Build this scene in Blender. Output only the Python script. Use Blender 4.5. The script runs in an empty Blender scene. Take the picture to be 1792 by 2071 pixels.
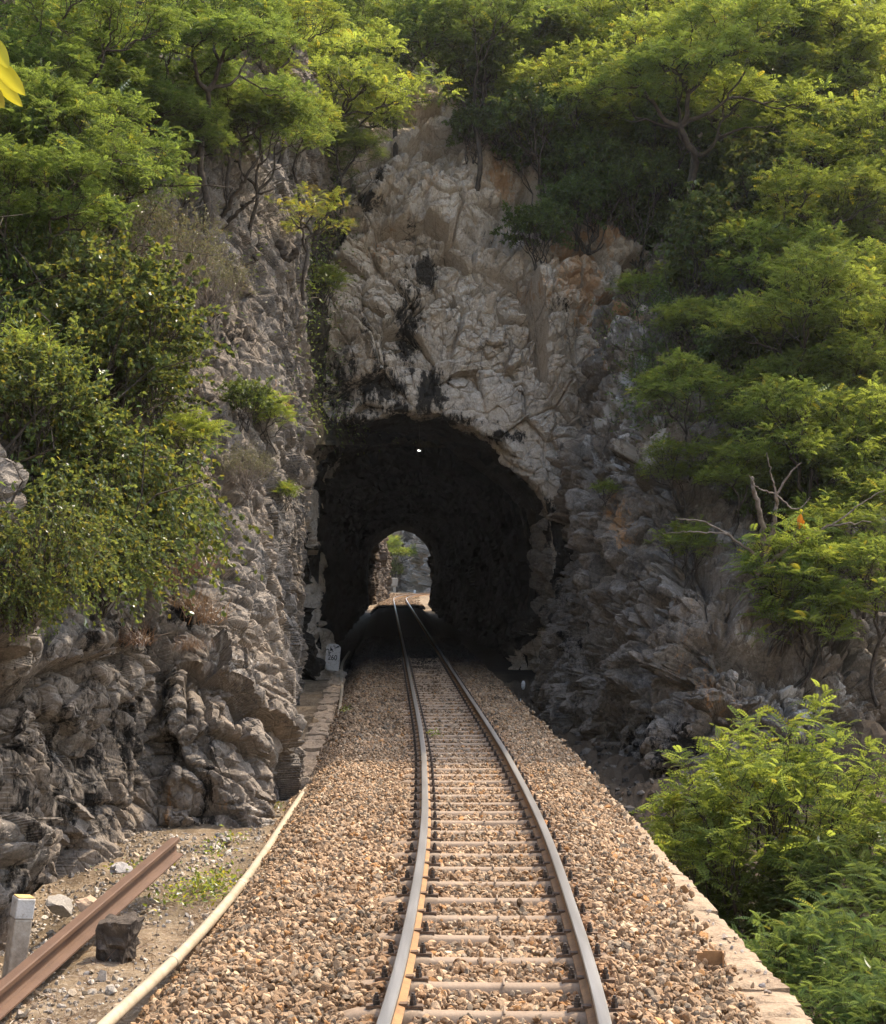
import bpy, bmesh, math, random
import numpy as np
from mathutils import Vector, Matrix
rng = np.random.default_rng(7)
random.seed(7)
SC = bpy.context.scene
COL = SC.collection
# ---------------------------------------------------------------- camera model
# level camera with a raised lens (shift); photograph pixels below are in a 1792 x 2071 copy
F, CX, HY, CZ, S = 1575.0, 443.0, 572.5, 2.4, 886.0/1792.0

def P(x, y, Y):
    return np.array([(x*S-CX)/F*Y, Y, CZ+(HY-y*S)/F*Y])
def G(x, y, z):
    Y = F*(CZ-z)/(y*S-HY)
    return np.array([(x*S-CX)/F*Y, Y, z])

cam = bpy.data.cameras.new('camera'); co = bpy.data.objects.new('camera', cam); COL.objects.link(co)
co.location = (0, 0, CZ); co.rotation_euler = (math.pi/2, 0, 0)
cam.sensor_fit = 'VERTICAL'; cam.sensor_height = 36.0; cam.lens = 36.0*F/1024.0
cam.shift_y = (HY-512.0)/1024.0
cam.clip_start = 0.1; cam.clip_end = 3000
SC.camera = co

# ---------------------------------------------------------------- numpy noise
def _h(ix, iy, iz, s):
    h = (ix.astype(np.uint32)*np.uint32(374761393) + iy.astype(np.uint32)*np.uint32(668265263)
         + iz.astype(np.uint32)*np.uint32(2246822519) + np.uint32((s*3266489917) & 0xffffffff))
    h = (h ^ (h >> np.uint32(13)))*np.uint32(1274126177)
    h = (h ^ (h >> np.uint32(15)))*np.uint32(2246822519)
    return h ^ (h >> np.uint32(16))
def _r(h, k=0):
    if k: h = (h ^ np.uint32(k*0x9E3779B1 & 0xffffffff))*np.uint32(2654435761); h = h ^ (h >> np.uint32(15))
    return (h & np.uint32(0xffffff)).astype(np.float32)/np.float32(16777216.0)
def vnoise(p, s=0):
    p = np.asarray(p, np.float32); b = np.floor(p).astype(np.int64); f = p-b
    u = f*f*f*(f*(f*6-15)+10); out = 0
    for dx in (0, 1):
        for dy in (0, 1):
            for dz in (0, 1):
                h = _h(b[:, 0]+dx, b[:, 1]+dy, b[:, 2]+dz, s)
                g = ((_r(h, 1)*2-1)*(f[:, 0]-dx) + (_r(h, 2)*2-1)*(f[:, 1]-dy) + (_r(h, 3)*2-1)*(f[:, 2]-dz))
                w = (u[:, 0] if dx else 1-u[:, 0])*(u[:, 1] if dy else 1-u[:, 1])*(u[:, 2] if dz else 1-u[:, 2])
                out = out+w*g
    return out*1.4
def fbm(p, octv=4, s=0, gain=.5):
    a, o = 1.0, 0
    for k in range(octv):
        o = o+a*vnoise(p*(2.03**k)+k*7.3, s+k); a *= gain
    return o
def cells(q, s):
    b = np.floor(q-.5).astype(np.int64)
    n = len(q); f1 = np.full(n, 9., np.float32); f2 = f1.copy(); hid = np.zeros(n, np.uint32); dl = np.zeros((n, 3), np.float32)
    for dx in (0, 1):
        for dy in (0, 1):
            for dz in (0, 1):
                h = _h(b[:, 0]+dx, b[:, 1]+dy, b[:, 2]+dz, s)
                d = np.stack([q[:, k]-(b[:, k]+(dx, dy, dz)[k]+.5+(_r(h, k+1)-.5)*.8) for k in range(3)], 1).astype(np.float32)
                r = (d*d).sum(1); m = r < f1
                f2 = np.where(m, f1, np.minimum(f2, r)); hid = np.where(m, h, hid); dl = np.where(m[:, None], d, dl); f1 = np.where(m, r, f1)
    return np.sqrt(f1), np.sqrt(f2), hid, dl
def facet(p, scale, s, slope=.5, jump=.35, crack=.25, cw=.08, stretch=(1, 1, 1), rot=None):
    q = p if rot is None else p@rot
    q = (q/np.array(stretch, np.float32)/scale).astype(np.float32)
    q = q+.09*np.stack([vnoise(q*1.3, s+11), vnoise(q*1.3+31, s+12), vnoise(q*1.3+57, s+13)], 1)
    f1, f2, h, d = cells(q, s)
    g = np.stack([_r(h, 5)*2-1, _r(h, 6)*2-1, _r(h, 7)*2-1], 1)
    return scale*((d*g).sum(1)*slope+(_r(h, 8)-.5)*jump-crack*np.exp(-((f2-f1)/cw)**2))

# ---------------------------------------------------------------- mesh helpers
def mk(name, v, f, mat=None, parent=None, smooth=False, col=None, attrs=None, midx=None, uvw=None):
    """v (n,3); f: array (m,k) or list of arrays with different k"""
    fl = f if isinstance(f, list) else [f]
    fl = [np.asarray(x, np.int32) for x in fl if len(x)]
    me = bpy.data.meshes.new(name)
    v = np.asarray(v, np.float32); me.vertices.add(len(v)); me.vertices.foreach_set('co', v.ravel())
    li = np.concatenate([x.ravel() for x in fl]); tot = np.concatenate([np.full(len(x), x.shape[1], np.int32) for x in fl])
    st = np.concatenate([[0], np.cumsum(tot)[:-1]]).astype(np.int32)
    me.loops.add(len(li)); me.loops.foreach_set('vertex_index', li)
    me.polygons.add(len(tot)); me.polygons.foreach_set('loop_start', st)
    try: me.polygons.foreach_set('loop_total', tot)
    except Exception: pass
    if smooth is True: me.polygons.foreach_set('use_smooth', np.ones(len(tot), bool))
    else: me.polygons.foreach_set('use_smooth', np.zeros(len(tot), bool))
    if midx is not None: me.polygons.foreach_set('material_index', np.asarray(midx, np.int32))
    for nm, c in (attrs or {}).items():
        a = me.attributes.new(nm, 'FLOAT_COLOR', 'POINT'); c4 = np.ones((len(v), 4), np.float32); c4[:, :3] = c
        a.data.foreach_set('color', c4.ravel())
    me.update(calc_edges=True)
    if mat is not None:
        for m in (mat if isinstance(mat, (list, tuple)) else [mat]): me.materials.append(m)
    o = bpy.data.objects.new(name, me); COL.objects.link(o)
    if parent is not None: o.parent = parent
    return o
def tag(o, label=None, cat=None, group=None, kind=None):
    if label: o['label'] = label
    if cat: o['category'] = cat
    if group: o['group'] = group
    if kind: o['kind'] = kind
    return o
def empty(name, loc=(0, 0, 0), rot=(0, 0, 0), scale=1.0):
    o = bpy.data.objects.new(name, None); COL.objects.link(o); o.location = [float(a) for a in loc]; o.rotation_euler = rot
    o.scale = (scale,)*3 if not isinstance(scale, tuple) else scale
    o.empty_display_size = .2
    return o
def copy_tree(o, parent=None):
    c = o.copy(); COL.objects.link(c); c.parent = parent
    for ch in list(o.children): copy_tree(ch, c)
    return c
def grid_faces(nu, nv, closed=False):
    i = np.arange(nu-(0 if closed else 1)); j = np.arange(nv-1)
    a, b = np.meshgrid(i, j, indexing='ij'); a2 = (a+1) % nu
    return np.stack([a*nv+b, a2*nv+b, a2*nv+b+1, a*nv+b+1], -1).reshape(-1, 4)
def cr(c, t):
    """uniform Catmull-Rom along axis 0"""
    c = np.asarray(c, float); n = len(c); i = np.clip(np.floor(t).astype(int), 0, n-2); f = (t-i).reshape((-1,)+(1,)*(c.ndim-1))
    e = np.concatenate([[2*c[0]-c[1]], c, [2*c[-1]-c[-2]]]); p0, p1, p2, p3 = e[i], e[i+1], e[i+2], e[i+3]
    return .5*((2*p1)+(p2-p0)*f+(2*p0-5*p1+4*p2-p3)*f*f+(3*p1-p0-3*p2+p3)*f**3)
def even(c, n, w=None):
    """parameter values along axis 0 of a net, spaced by length, somewhat finer where nearer"""
    c = np.asarray(c, float); d = np.linalg.norm(np.diff(c, axis=0), axis=-1)
    Yd = np.maximum(9.0, .5*(c[1:, ..., 1]+c[:-1, ..., 1])); d = d/Yd**.5
    d = d.reshape(len(d), -1).mean(1)
    if w is not None: d = d*np.array(w)
    s = np.concatenate([[0], np.cumsum(d)])
    return np.interp(np.linspace(0, s[-1], n), s, np.arange(len(c)))
def normals(g):
    du = np.gradient(g, axis=0); dv = np.gradient(g, axis=1); n = np.cross(du, dv); return n/np.maximum(np.linalg.norm(n, axis=-1, keepdims=True), 1e-9)
def blur(g, k):
    for _ in range(k):
        h = np.pad(g, ((1, 1), (1, 1), (0, 0)), 'edge'); g = (h[:-2, 1:-1]+h[2:, 1:-1]+h[1:-1, :-2]+h[1:-1, 2:]+2*h[1:-1, 1:-1])/6
    return g
class MB:
    """collects shapes into one mesh"""
    def __init__(s): s.v = []; s.f = {3: [], 4: [], 5: [], 6: [], 8: []}; s.n = 0; s.m = {3: [], 4: [], 5: [], 6: [], 8: []}
    def add(s, v, f, m=0):
        v = np.asarray(v, float)
        for q in f: s.f.setdefault(len(q), []).append([a+s.n for a in q]); s.m.setdefault(len(q), []).append(m)
        s.v.append(v); s.n += len(v); return s
    def box(s, c, d, rot=None, m=0, taper=1.0):
        d = np.array(d)/2; v = np.array([[x, y, z] for z in (-1, 1) for x, y in ((-1, -1), (1, -1), (1, 1), (-1, 1))], float)*d
        v[4:, :2] *= taper
        if rot is not None: v = v@np.array(rot).T
        return s.add(v+np.array(c), [[3, 2, 1, 0], [4, 5, 6, 7], [0, 1, 5, 4], [1, 2, 6, 5], [2, 3, 7, 6], [3, 0, 4, 7]], m)
    def tube(s, pts, r, n=8, m=0, cap=True):
        pts = np.asarray(pts, float); r = np.broadcast_to(np.asarray(r, float), (len(pts),)); t = np.gradient(pts, axis=0); t /= np.linalg.norm(t, axis=1, keepdims=True)+1e-12
        ref = np.array([0, 0, 1.]) if abs(t[:, 2]).max() < .95 else np.array([1., .13, 0])
        a = np.cross(t, ref); a /= np.linalg.norm(a, axis=1, keepdims=True)+1e-12; b = np.cross(a, t)
        th = np.arange(n)*2*math.pi/n
        v = pts[:, None]+r[:, None, None]*(np.cos(th)[None, :, None]*a[:, None]+np.sin(th)[None, :, None]*b[:, None])
        f = [[i*n+j, i*n+(j+1) % n, (i+1)*n+(j+1) % n, (i+1)*n+j] for i in range(len(pts)-1) for j in range(n)]
        v = v.reshape(-1, 3); k = len(v)
        if cap:
            v = np.concatenate([v, pts[:1], pts[-1:]])
            f += [[k, (j+1) % n, j] for j in range(n)]+[[k+1, k-n+j, k-n+(j+1) % n] for j in range(n)]
        return s.add(v, f, m)
    def prism(s, poly, y0, y1, m=0):
        """polygon in x,z swept along y"""
        n = len(poly); v = [[x, y0, z] for x, z in poly]+[[x, y1, z] for x, z in poly]
        f = [[i, (i+1) % n, n+(i+1) % n, n+i] for i in range(n)]
        s.add(v, f+[list(range(n))[::-1], list(range(n, 2*n))], m); return s
    def build(s, name, mat, parent=None, smooth=False, **k):
        ks = [q for q in s.f if s.f[q]]
        o = mk(name, np.concatenate(s.v), [np.array(s.f[q]) for q in ks], mat, parent, smooth, midx=sum([s.m[q] for q in ks], []), **k)
        return o
def bevel(o, w, seg=2):
    m = o.modifiers.new('bevel', 'BEVEL'); m.width = w; m.segments = seg; m.limit_method = 'ANGLE'; return o
def rotz(a): c, s_ = math.cos(a), math.sin(a); return np.array([[c, -s_, 0], [s_, c, 0], [0, 0, 1.]])
def roty(a): c, s_ = math.cos(a), math.sin(a); return np.array([[c, 0, s_], [0, 1, 0], [-s_, 0, c]])
def rotx(a): c, s_ = math.cos(a), math.sin(a); return np.array([[1, 0, 0], [0, c, -s_], [0, s_, c]])

# ---------------------------------------------------------------- materials
class NT:
    def __init__(s, name):
        s.m = bpy.data.materials.new(name); s.m.use_nodes = True; s.t = s.m.node_tree; s.t.nodes.clear()
        s.out = s.n('ShaderNodeOutputMaterial')
    def n(s, t, **k):
        o = s.t.nodes.new(t)
        for a, b in k.items():
            if hasattr(o, a): setattr(o, a, b)
        return o
    def l(s, a, b): s.t.links.new(a, b)
    def val(s, inp, v):
        if hasattr(v, 'is_linked') or hasattr(v, 'links'): s.l(v, inp)
        else: inp.default_value = v
    def coord(s, sc=(1, 1, 1), rot=(0, 0, 0), kind='Object'):
        c = s.n('ShaderNodeTexCoord'); m = s.n('ShaderNodeMapping'); s.l(c.outputs[kind], m.inputs[0])
        m.inputs['Scale'].default_value = sc; m.inputs['Rotation'].default_value = rot; return m.outputs[0]
    def noise(s, vec, scale, detail=6, rough=.6, dist=0.0, out='Fac'):
        o = s.n('ShaderNodeTexNoise'); s.l(vec, o.inputs['Vector']); o.inputs['Scale'].default_value = scale; o.inputs['Detail'].default_value = detail
        o.inputs['Roughness'].default_value = rough; o.inputs['Distortion'].default_value = dist; return o.outputs[out]
    def vor(s, vec, scale, feature='F1', out='Distance', rnd=1.0):
        o = s.n('ShaderNodeTexVoronoi', feature=feature); s.l(vec, o.inputs['Vector']); o.inputs['Scale'].default_value = scale; o.inputs['Randomness'].default_value = rnd
        return o.outputs[out]
    def ramp(s, fac, stops, interp='LINEAR'):
        o = s.n('ShaderNodeValToRGB'); s.l(fac, o.inputs[0]); e = o.color_ramp.elements; o.color_ramp.interpolation = interp
        while len(e) < len(stops): e.new(.5)
        for a, (p, c) in zip(e, stops): a.position = p; a.color = (c[0], c[1], c[2], 1) if not isinstance(c, (int, float)) else (c, c, c, 1)
        return o.outputs[0]
    def mix(s, fac, a, b, mode='MIX'):
        o = s.n('ShaderNodeMix', data_type='RGBA', blend_type=mode); s.val(o.inputs[0], fac)
        for i, q in ((6, a), (7, b)):
            if isinstance(q, tuple): o.inputs[i].default_value = (*q, 1)
            else: s.l(q, o.inputs[i])
        return o.outputs[2]
    def math(s, op, a, b=0.0, clamp=False):
        o = s.n('ShaderNodeMath', operation=op); o.use_clamp = clamp; s.val(o.inputs[0], a); s.val(o.inputs[1], b); return o.outputs[0]
    def attr(s, name): o = s.n('ShaderNodeAttribute'); o.attribute_name = name; return o
    def bump(s, h, dist=.02, strength=1.0, prev=None):
        o = s.n('ShaderNodeBump'); s.l(h, o.inputs['Height']); o.inputs['Distance'].default_value = dist; o.inputs['Strength'].default_value = strength
        if prev is not None: s.l(prev, o.inputs['Normal'])
        return o.outputs[0]
    def pbr(s, col, rough=.9, metal=0.0, nrm=None, spec=.25):
        o = s.n('ShaderNodeBsdfPrincipled')
        if isinstance(col, tuple): o.inputs['Base Color'].default_value = (*col, 1)
        else: s.l(col, o.inputs['Base Color'])
        s.val(o.inputs['Roughness'], rough); s.val(o.inputs['Metallic'], metal); o.inputs['Specular IOR Level'].default_value = spec
        if nrm is not None: s.l(nrm, o.inputs['Normal'])
        s.l(o.outputs[0], s.out.inputs[0]); return s.m
# ================================================================ rock
def rock_mat(name, dark, mid, light, tan, tan_amt=.5, lichen=.35, scale=1.0, joint=1.0):
    t = NT(name); c = t.coord(); cs = t.coord(sc=(1, 1, .45), rot=(.25, .3, 0))
    big = t.noise(c, .35*scale, 4, .6); n2 = t.noise(cs, 1.6*scale, 9, .7, 0); n3 = t.noise(c, 9*scale, 8, .7); n4 = t.noise(c, 45*scale, 4, .7)
    tone = t.math('ADD', t.math('MULTIPLY', n2, .42), t.math('ADD', t.math('MULTIPLY', n3, .34), t.math('MULTIPLY', n4, .24)))
    col = t.ramp(tone, [(.36, dark), (.47, mid), (.58, light), (.72, tuple(a*1.18 for a in light))])
    tanm = t.ramp(t.noise(c, .9*scale, 7, .68, 0), [(.42, 0.), (.62, 1.)])
    col = t.mix(t.math('MULTIPLY', tanm, tan_amt), col, t.mix(.75, col, tan, 'MIX'), 'MIX')
    # dark lichen crust in patches and small specks
    lm = t.ramp(t.noise(cs, .8*scale, 10, .75, .2), [(.5, 0.), (.6, 1.)])
    sp = t.ramp(t.noise(c, 22*scale, 6, .75), [(.5, 0.), (.58, 1.)])
    li = t.math('MULTIPLY', lm, t.math('ADD', t.math('MULTIPLY', sp, .65), .35))
    col = t.mix(t.math('MULTIPLY', li, lichen), col, (.045, .043, .042))
    # pale calcite specks
    ws = t.ramp(t.noise(c, 31*scale, 3, .6), [(.66, 0.), (.72, 1.)])
    col = t.mix(t.math('MULTIPLY', ws, .5), col, (.5, .47, .42))
    # dirt lines in the joints, also putting crack shade into the colour
    for jsc, jw, ja in ((1.1, .03, .6*joint), (3.4, .045, .55*joint), (9., .07, .4*joint)):
        wv = t.n('ShaderNodeVectorMath', operation='ADD'); nz = t.n('ShaderNodeTexNoise'); t.l(c, nz.inputs['Vector']); nz.inputs['Scale'].default_value = jsc*1.3; nz.inputs['Detail'].default_value = 5
        sc_ = t.n('ShaderNodeVectorMath', operation='SCALE'); t.l(nz.outputs['Color'], sc_.inputs[0]); sc_.inputs['Scale'].default_value = .22/jsc; t.l(cs, wv.inputs[0]); t.l(sc_.outputs[0], wv.inputs[1])
        jm = t.ramp(t.vor(wv.outputs[0], jsc, 'DISTANCE_TO_EDGE'), [(0, 1.), (jw, 0.)]); jk = t.ramp(t.noise(c, jsc*.7, 4, .6), [(.45, 0.), (.6, 1.)])
        col = t.mix(t.math('MULTIPLY', t.math('MULTIPLY', jm, jk), ja), col, (.04, .033, .026))
    a = t.attr('stain'); sep = t.n('ShaderNodeSeparateColor'); t.l(a.outputs['Color'], sep.inputs[0])
    cst = t.coord(sc=(1, 1, .32)); rag = t.math('ADD', t.math('MULTIPLY', t.noise(cst, 3.4, 12, .78, .1), 3.0), -1.5)
    def mask(o, k): return t.math('MULTIPLY', t.ramp(t.math('ADD', o, t.math('MULTIPLY', rag, t.ramp(o, [(0, 0.), (.15, 1.)]))), [(.36, 0.), (.58, 1.)]), k)
    col = t.mix(mask(sep.outputs[1], .8), col, t.mix(n3, (.3, .15, .06), (.45, .27, .13)))
    col = t.mix(mask(sep.outputs[2], .8), col, (.5, .46, .4))
    col = t.mix(mask(sep.outputs[0], .95), col, (.006, .0056, .0052))
    b = t.bump(t.noise(c, 16*scale, 10, .72), .05, .6)
    cr_ = t.ramp(t.vor(t.mix(.12, c, t.n('ShaderNodeTexNoise').outputs['Color']), 7*scale, 'DISTANCE_TO_EDGE'), [(0, 0.), (.07, 1.)])
    b = t.bump(cr_, .03, .5, b); b = t.bump(t.noise(c, 60*scale, 5, .7), .02, .8, b)
    return t.pbr(col, .93, 0, b, .15)
M = {}
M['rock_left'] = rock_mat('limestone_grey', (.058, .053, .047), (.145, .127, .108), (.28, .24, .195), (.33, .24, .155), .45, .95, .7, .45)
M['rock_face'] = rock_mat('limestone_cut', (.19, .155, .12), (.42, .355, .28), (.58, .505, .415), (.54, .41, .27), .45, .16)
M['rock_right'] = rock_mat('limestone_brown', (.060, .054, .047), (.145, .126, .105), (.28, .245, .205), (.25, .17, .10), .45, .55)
M['rock_far'] = rock_mat('limestone_far', (.12, .105, .09), (.25, .215, .175), (.38, .33, .27), (.42, .31, .21), .55, .4)
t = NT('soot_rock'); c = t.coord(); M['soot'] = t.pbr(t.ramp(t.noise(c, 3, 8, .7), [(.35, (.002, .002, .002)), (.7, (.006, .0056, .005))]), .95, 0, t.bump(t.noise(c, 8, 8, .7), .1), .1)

ROTB = rotz(.35)@rotx(.45)@roty(-.3)      # tilt of the bedding
def rough(p, n, amp=1.0, big=1.0, seed=0, s0=2.6, wt=(1, 1, 1, 1), st=1.5, fb=1.0, pl=.7):
    """broken limestone: big lobes, tilted blocks, smaller blocks, grit"""
    p = p.astype(np.float32)
    warp = np.stack([fbm(p*.45, 2, seed+1), fbm(p*.45+9, 2, seed+2), fbm(p*.45+19, 2, seed+3)], 1)*.18
    q = p+warp
    d = .30*big*fbm(p/s0/1.3, 3, seed+5)
    d += facet(q, 3.4, seed+15, .40, .10, .05, .03, (1, 1, st*1.3), ROTB)*amp*pl
    d += facet(q, 1.35, seed+6, .48, .15, .15, .055, (1, 1, st*1.2), ROTB)*amp*wt[0]
    d = d*fb
    d += facet(q, .55, seed+7, .52, .18, .20, .085, (1, 1, st), ROTB)*amp*wt[1]
    d += facet(q, .23, seed+8, .60, .24, .16, .09, (1, 1, st), ROTB)*amp*wt[2]
    d += facet(q, .11, seed+18, .60, .28, .10, .10, (1, 1, st), ROTB)*amp*wt[3]
    d += .034*amp*fbm(p*4.2, 3, seed+10, .6)
    pits = np.clip(fbm(p*.9+40, 3, seed+14)-.42, 0, 1); d -= 1.1*pits*amp
    return d
VIS = []                                   # visible surface samples used to root plants on the slopes
def sheet(name, net, nu, nv, mat, amp=1.0, big=1.0, seed=0, stains=(), fix=None, label=None, soot_dark=None, wt=(1, 1, 1, 1), st_=1.5, wu=None, wv=None, fixb=None, pl=.7):
    """net[col][row] of 3-D points -> displaced rock surface"""
    net = np.asarray(net, float)
    g = cr(net, even(net, nu, wu)); g = cr(np.swapaxes(g, 0, 1), even(np.swapaxes(g, 0, 1), nv, wv)); g = np.swapaxes(g, 0, 1)
    nr = normals(blur(g, 6)); fl = g.reshape(-1, 3); nn = nr.reshape(-1, 3)
    d = rough(fl, nn, amp, big, seed, 2.6, wt, st_, fixb(fl) if fixb is not None else 1.0, pl)
    if fix is not None: d = d*fix(fl)
    v = fl+nn*d[:, None]
    st = np.zeros((len(v), 3), np.float32)
    for (x, y, Y, rx, ry, ch, k) in stains:          # shapes of soot and other dark patches (0), ochre (1) and pale calcite (2) on the rock
        c = P(x, y, Y); sx = rx*S/F*Y; sz = ry*S/F*Y
        e = ((v[:, 0]-c[0])/sx)**2+((v[:, 2]-c[2])/sz)**2+((v[:, 1]-c[1])/(4+2*sx))**2
        st[:, ch] = np.maximum(st[:, ch], k*np.exp(-e*.9))
    if soot_dark is not None: st[:, 0] = np.maximum(st[:, 0], soot_dark(v))
    o = mk(name, v, grid_faces(nu, nv), mat, attrs={'stain': st}); tag(o, label, None, None, 'structure'); VIS.append(v)
    return o, v.reshape(nu, nv, 3)

W = lambda *a: np.array(a, float)
# ---- cliff beside the track on the left: columns run from beside the camera to the tunnel mouth
L = [
 [W(-6.6, 5, -1.3), W(-6.7, 5, .6), W(-7, 5.2, 2.6), W(-7.6, 5.6, 5), W(-9, 7, 9), W(-11, 9, 14)],
 [P(-90, 1930, 11.8), P(-90, 1560, 12.6), P(-90, 1220, 14), P(-80, 900, 16.5), P(-60, 500, 21), P(-40, 100, 26)],
 [P(20, 1850, 14.2), P(10, 1500, 14.9), P(10, 1200, 16.4), P(10, 900, 19), P(10, 500, 23), P(20, 100, 28)],
 [P(120, 1800, 15.4), P(120, 1480, 15.7), P(130, 1180, 17.4), P(140, 880, 20), P(150, 480, 25), P(170, 80, 30)],
 [P(245, 1710, 17.4), P(250, 1430, 17.6), P(260, 1160, 19.4), P(270, 850, 22), P(300, 450, 27), P(330, 60, 32)],
 [P(320, 1700, 18.2), P(315, 1420, 19.0), P(320, 1160, 20.4), P(335, 850, 23.4), P(360, 450, 29), P(400, 40, 34)],
 [P(400, 1710, 17.9), P(400, 1400, 19.2), P(400, 1150, 21), P(405, 850, 24.7), P(430, 450, 30), P(480, 30, 35)],
 [P(548, 1650, 19.7), P(538, 1400, 20.6), P(512, 1150, 23), P(490, 850, 27), P(510, 480, 32), P(570, 60, 37)],
 [P(560, 1560, 24), P(556, 1300, 25.6), P(556, 1100, 28), P(560, 850, 30.5), P(570, 520, 34), P(630, 150, 39)],
 [P(585, 1470, 32), P(580, 1280, 32.5), P(582, 1070, 33.5), P(600, 850, 34.5), P(598, 560, 36.5), P(648, 230, 41)],
 [P(598, 1420, 38), P(598, 1250, 38.2), P(604, 1050, 38.4), P(604, 850, 38.6), P(612, 600, 40), P(665, 300, 44)],
 [P(590, 1350, 46), P(590, 1200, 46), P(600, 1040, 46), P(602, 850, 47), P(622, 600, 49), P(680, 300, 52)],
]
st_left = [(110, 1560, 15.6, 170, 250, 0, .50), (250, 1300, 18.5, 90, 90, 0, .42), (330, 1480, 18.5, 40, 160, 0, .5), (640, 950, 39, 26, 260, 0, .0), (420, 1640, 18.5, 28, 130, 0, .55), (330, 1650, 18, 20, 80, 1, .5), (470, 1600, 19, 30, 60, 1, .35),  # first patch: lichen at lower left, with shade put into its colour
           (375, 1240, 20, 28, 28, 0, .9), (590, 820, 32, 22, 30, 1, .5), (500, 1650, 19.3, 90, 60, 2, .35), (480, 1330, 20, 100, 120, 2, .25), (460, 700, 29, 40, 60, 0, .5)]
for q in L:
    q[0] = q[0]-W(0, 0, .45)
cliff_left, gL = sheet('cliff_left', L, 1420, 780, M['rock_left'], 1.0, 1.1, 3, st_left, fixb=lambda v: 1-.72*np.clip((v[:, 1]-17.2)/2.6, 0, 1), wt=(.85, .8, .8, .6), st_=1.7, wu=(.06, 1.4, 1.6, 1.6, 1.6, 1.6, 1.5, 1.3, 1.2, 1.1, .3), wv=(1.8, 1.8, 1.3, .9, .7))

# ---- face over the tunnel mouth
A = [(620, 1380), (617, 1200), (617, 1050), (620, 960), (636, 902), (696, 866), (780, 846), (860, 843), (920, 858), (980, 888), (1040, 938), (1085, 1000), (1106, 1080), (1114, 1160), (1108, 1260), (1098, 1340), (1085, 1440)]
Bo = [(540, 1400, 45), (520, 1200, 45), (500, 1000, 46), (480, 800, 47), (500, 500, 48.5), (560, 250, 50), (690, 110, 52), (860, 90, 52.5), (1010, 130, 52.5), (1150, 240, 51.5), (1270, 350, 50.5), (1350, 480, 49), (1410, 650, 47), (1430, 800, 45.5), (1430, 1000, 44.5), (1410, 1200, 44), (1380, 1460, 43.5)]
Fa = [(750, 1224), (749, 1192), (750, 1150), (752, 1120), (761, 1102), (776, 1090), (792, 1080), (812, 1074), (835, 1079), (856, 1095), (868, 1113), (875, 1135), (876, 1150), (875, 1170), (873, 1190), (870, 1208), (866, 1224)]
arch = np.array([P(x, y, 43.5) for x, y in A]); _m = arch.mean(0); arch = _m+(arch-_m)*np.array([1.05, 1, 1.045]); outr = np.array([P(*q) for q in Bo]); far = np.array([P(x, y, 118) for x, y in Fa]); far = far.mean(0)+(far-far.mean(0))*np.array([1.07, 1, 1.03])
def ring(tt):
    x = arch*(1-tt)+outr*tt; x[:, 1] = arch[:, 1]+(outr[:, 1]-arch[:, 1])*tt**1.6-.5*math.sin(math.pi*min(1, tt*1.6))*0
    return x
Tn = [[ring(tt)[i] for tt in (1, .8, .6, .42, .27, .14, .05, 0)]+[arch[i]*(1-u)+far[i]*u+W(0, .3 if u < .02 else 0, 0) for u in (.015, .05, .12)] for i in range(17)]
Tn = [q[::-1] for q in Tn]
stT = [(720, 850, 43.6, 60, 20, 0, .75), (800, 828, 43.6, 60, 18, 0, .7), (880, 825, 43.6, 60, 14, 0, .6), (960, 852, 43.6, 50, 14, 0, .5), (660, 890, 43.6, 30, 40, 0, .8), (825, 680, 45, 34, 130, 0, .66), (770, 790, 44.5, 70, 70, 0, .66), (690, 780, 44, 60, 90, 0, .6), (750, 690, 45, 25, 60, 0, .5), (860, 560, 46, 26, 40, 0, .9), (835, 480, 47, 18, 30, 0, .6),
       (700, 870, 43.8, 80, 30, 0, .9), (870, 800, 44, 36, 50, 0, .9), (900, 850, 43.7, 60, 18, 0, .75), (1010, 885, 43.7, 50, 18, 0, .7), (640, 860, 44, 30, 60, 0, .7),
       (750, 430, 48, 30, 22, 0, .8), (770, 385, 48.5, 12, 30, 0, .9), (700, 480, 47, 16, 40, 0, .7),
       (1160, 560, 47, 60, 130, 1, .75), (1230, 480, 48, 60, 60, 1, .6), (1010, 380, 49, 30, 50, 1, .75), (1080, 610, 46.5, 45, 40, 1, .65), (1190, 700, 46, 30, 90, 1, .4), (880, 400, 48, 25, 80, 1, .3), (760, 520, 46.5, 60, 70, 1, .35),
       (960, 640, 45.5, 110, 120, 2, .35), (900, 330, 49, 60, 80, 2, .3), (990, 500, 47, 50, 60, 2, .3), (1130, 640, 46.5, 30, 25, 0, .55), (980, 480, 47, 40, 26, 0, .3)]
def mouth_dark(v):  # soot inside the lip; jambs coloured dark to join the unlit mouth
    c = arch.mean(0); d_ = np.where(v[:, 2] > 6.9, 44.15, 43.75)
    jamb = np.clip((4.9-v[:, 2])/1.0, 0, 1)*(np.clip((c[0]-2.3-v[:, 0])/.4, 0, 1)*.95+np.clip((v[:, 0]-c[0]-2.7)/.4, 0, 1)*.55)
    return 1.6*jamb*(v[:, 1] < 43.9)+ np.clip((v[:, 1]-d_)/.8, 0, 1)*((np.abs(v[:, 0]-c[0]) < 3.4) & (v[:, 2] < 8.0) & (np.hypot(v[:, 0]-c[0], (v[:, 2]-3.4)*.93) < 4.0))
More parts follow.
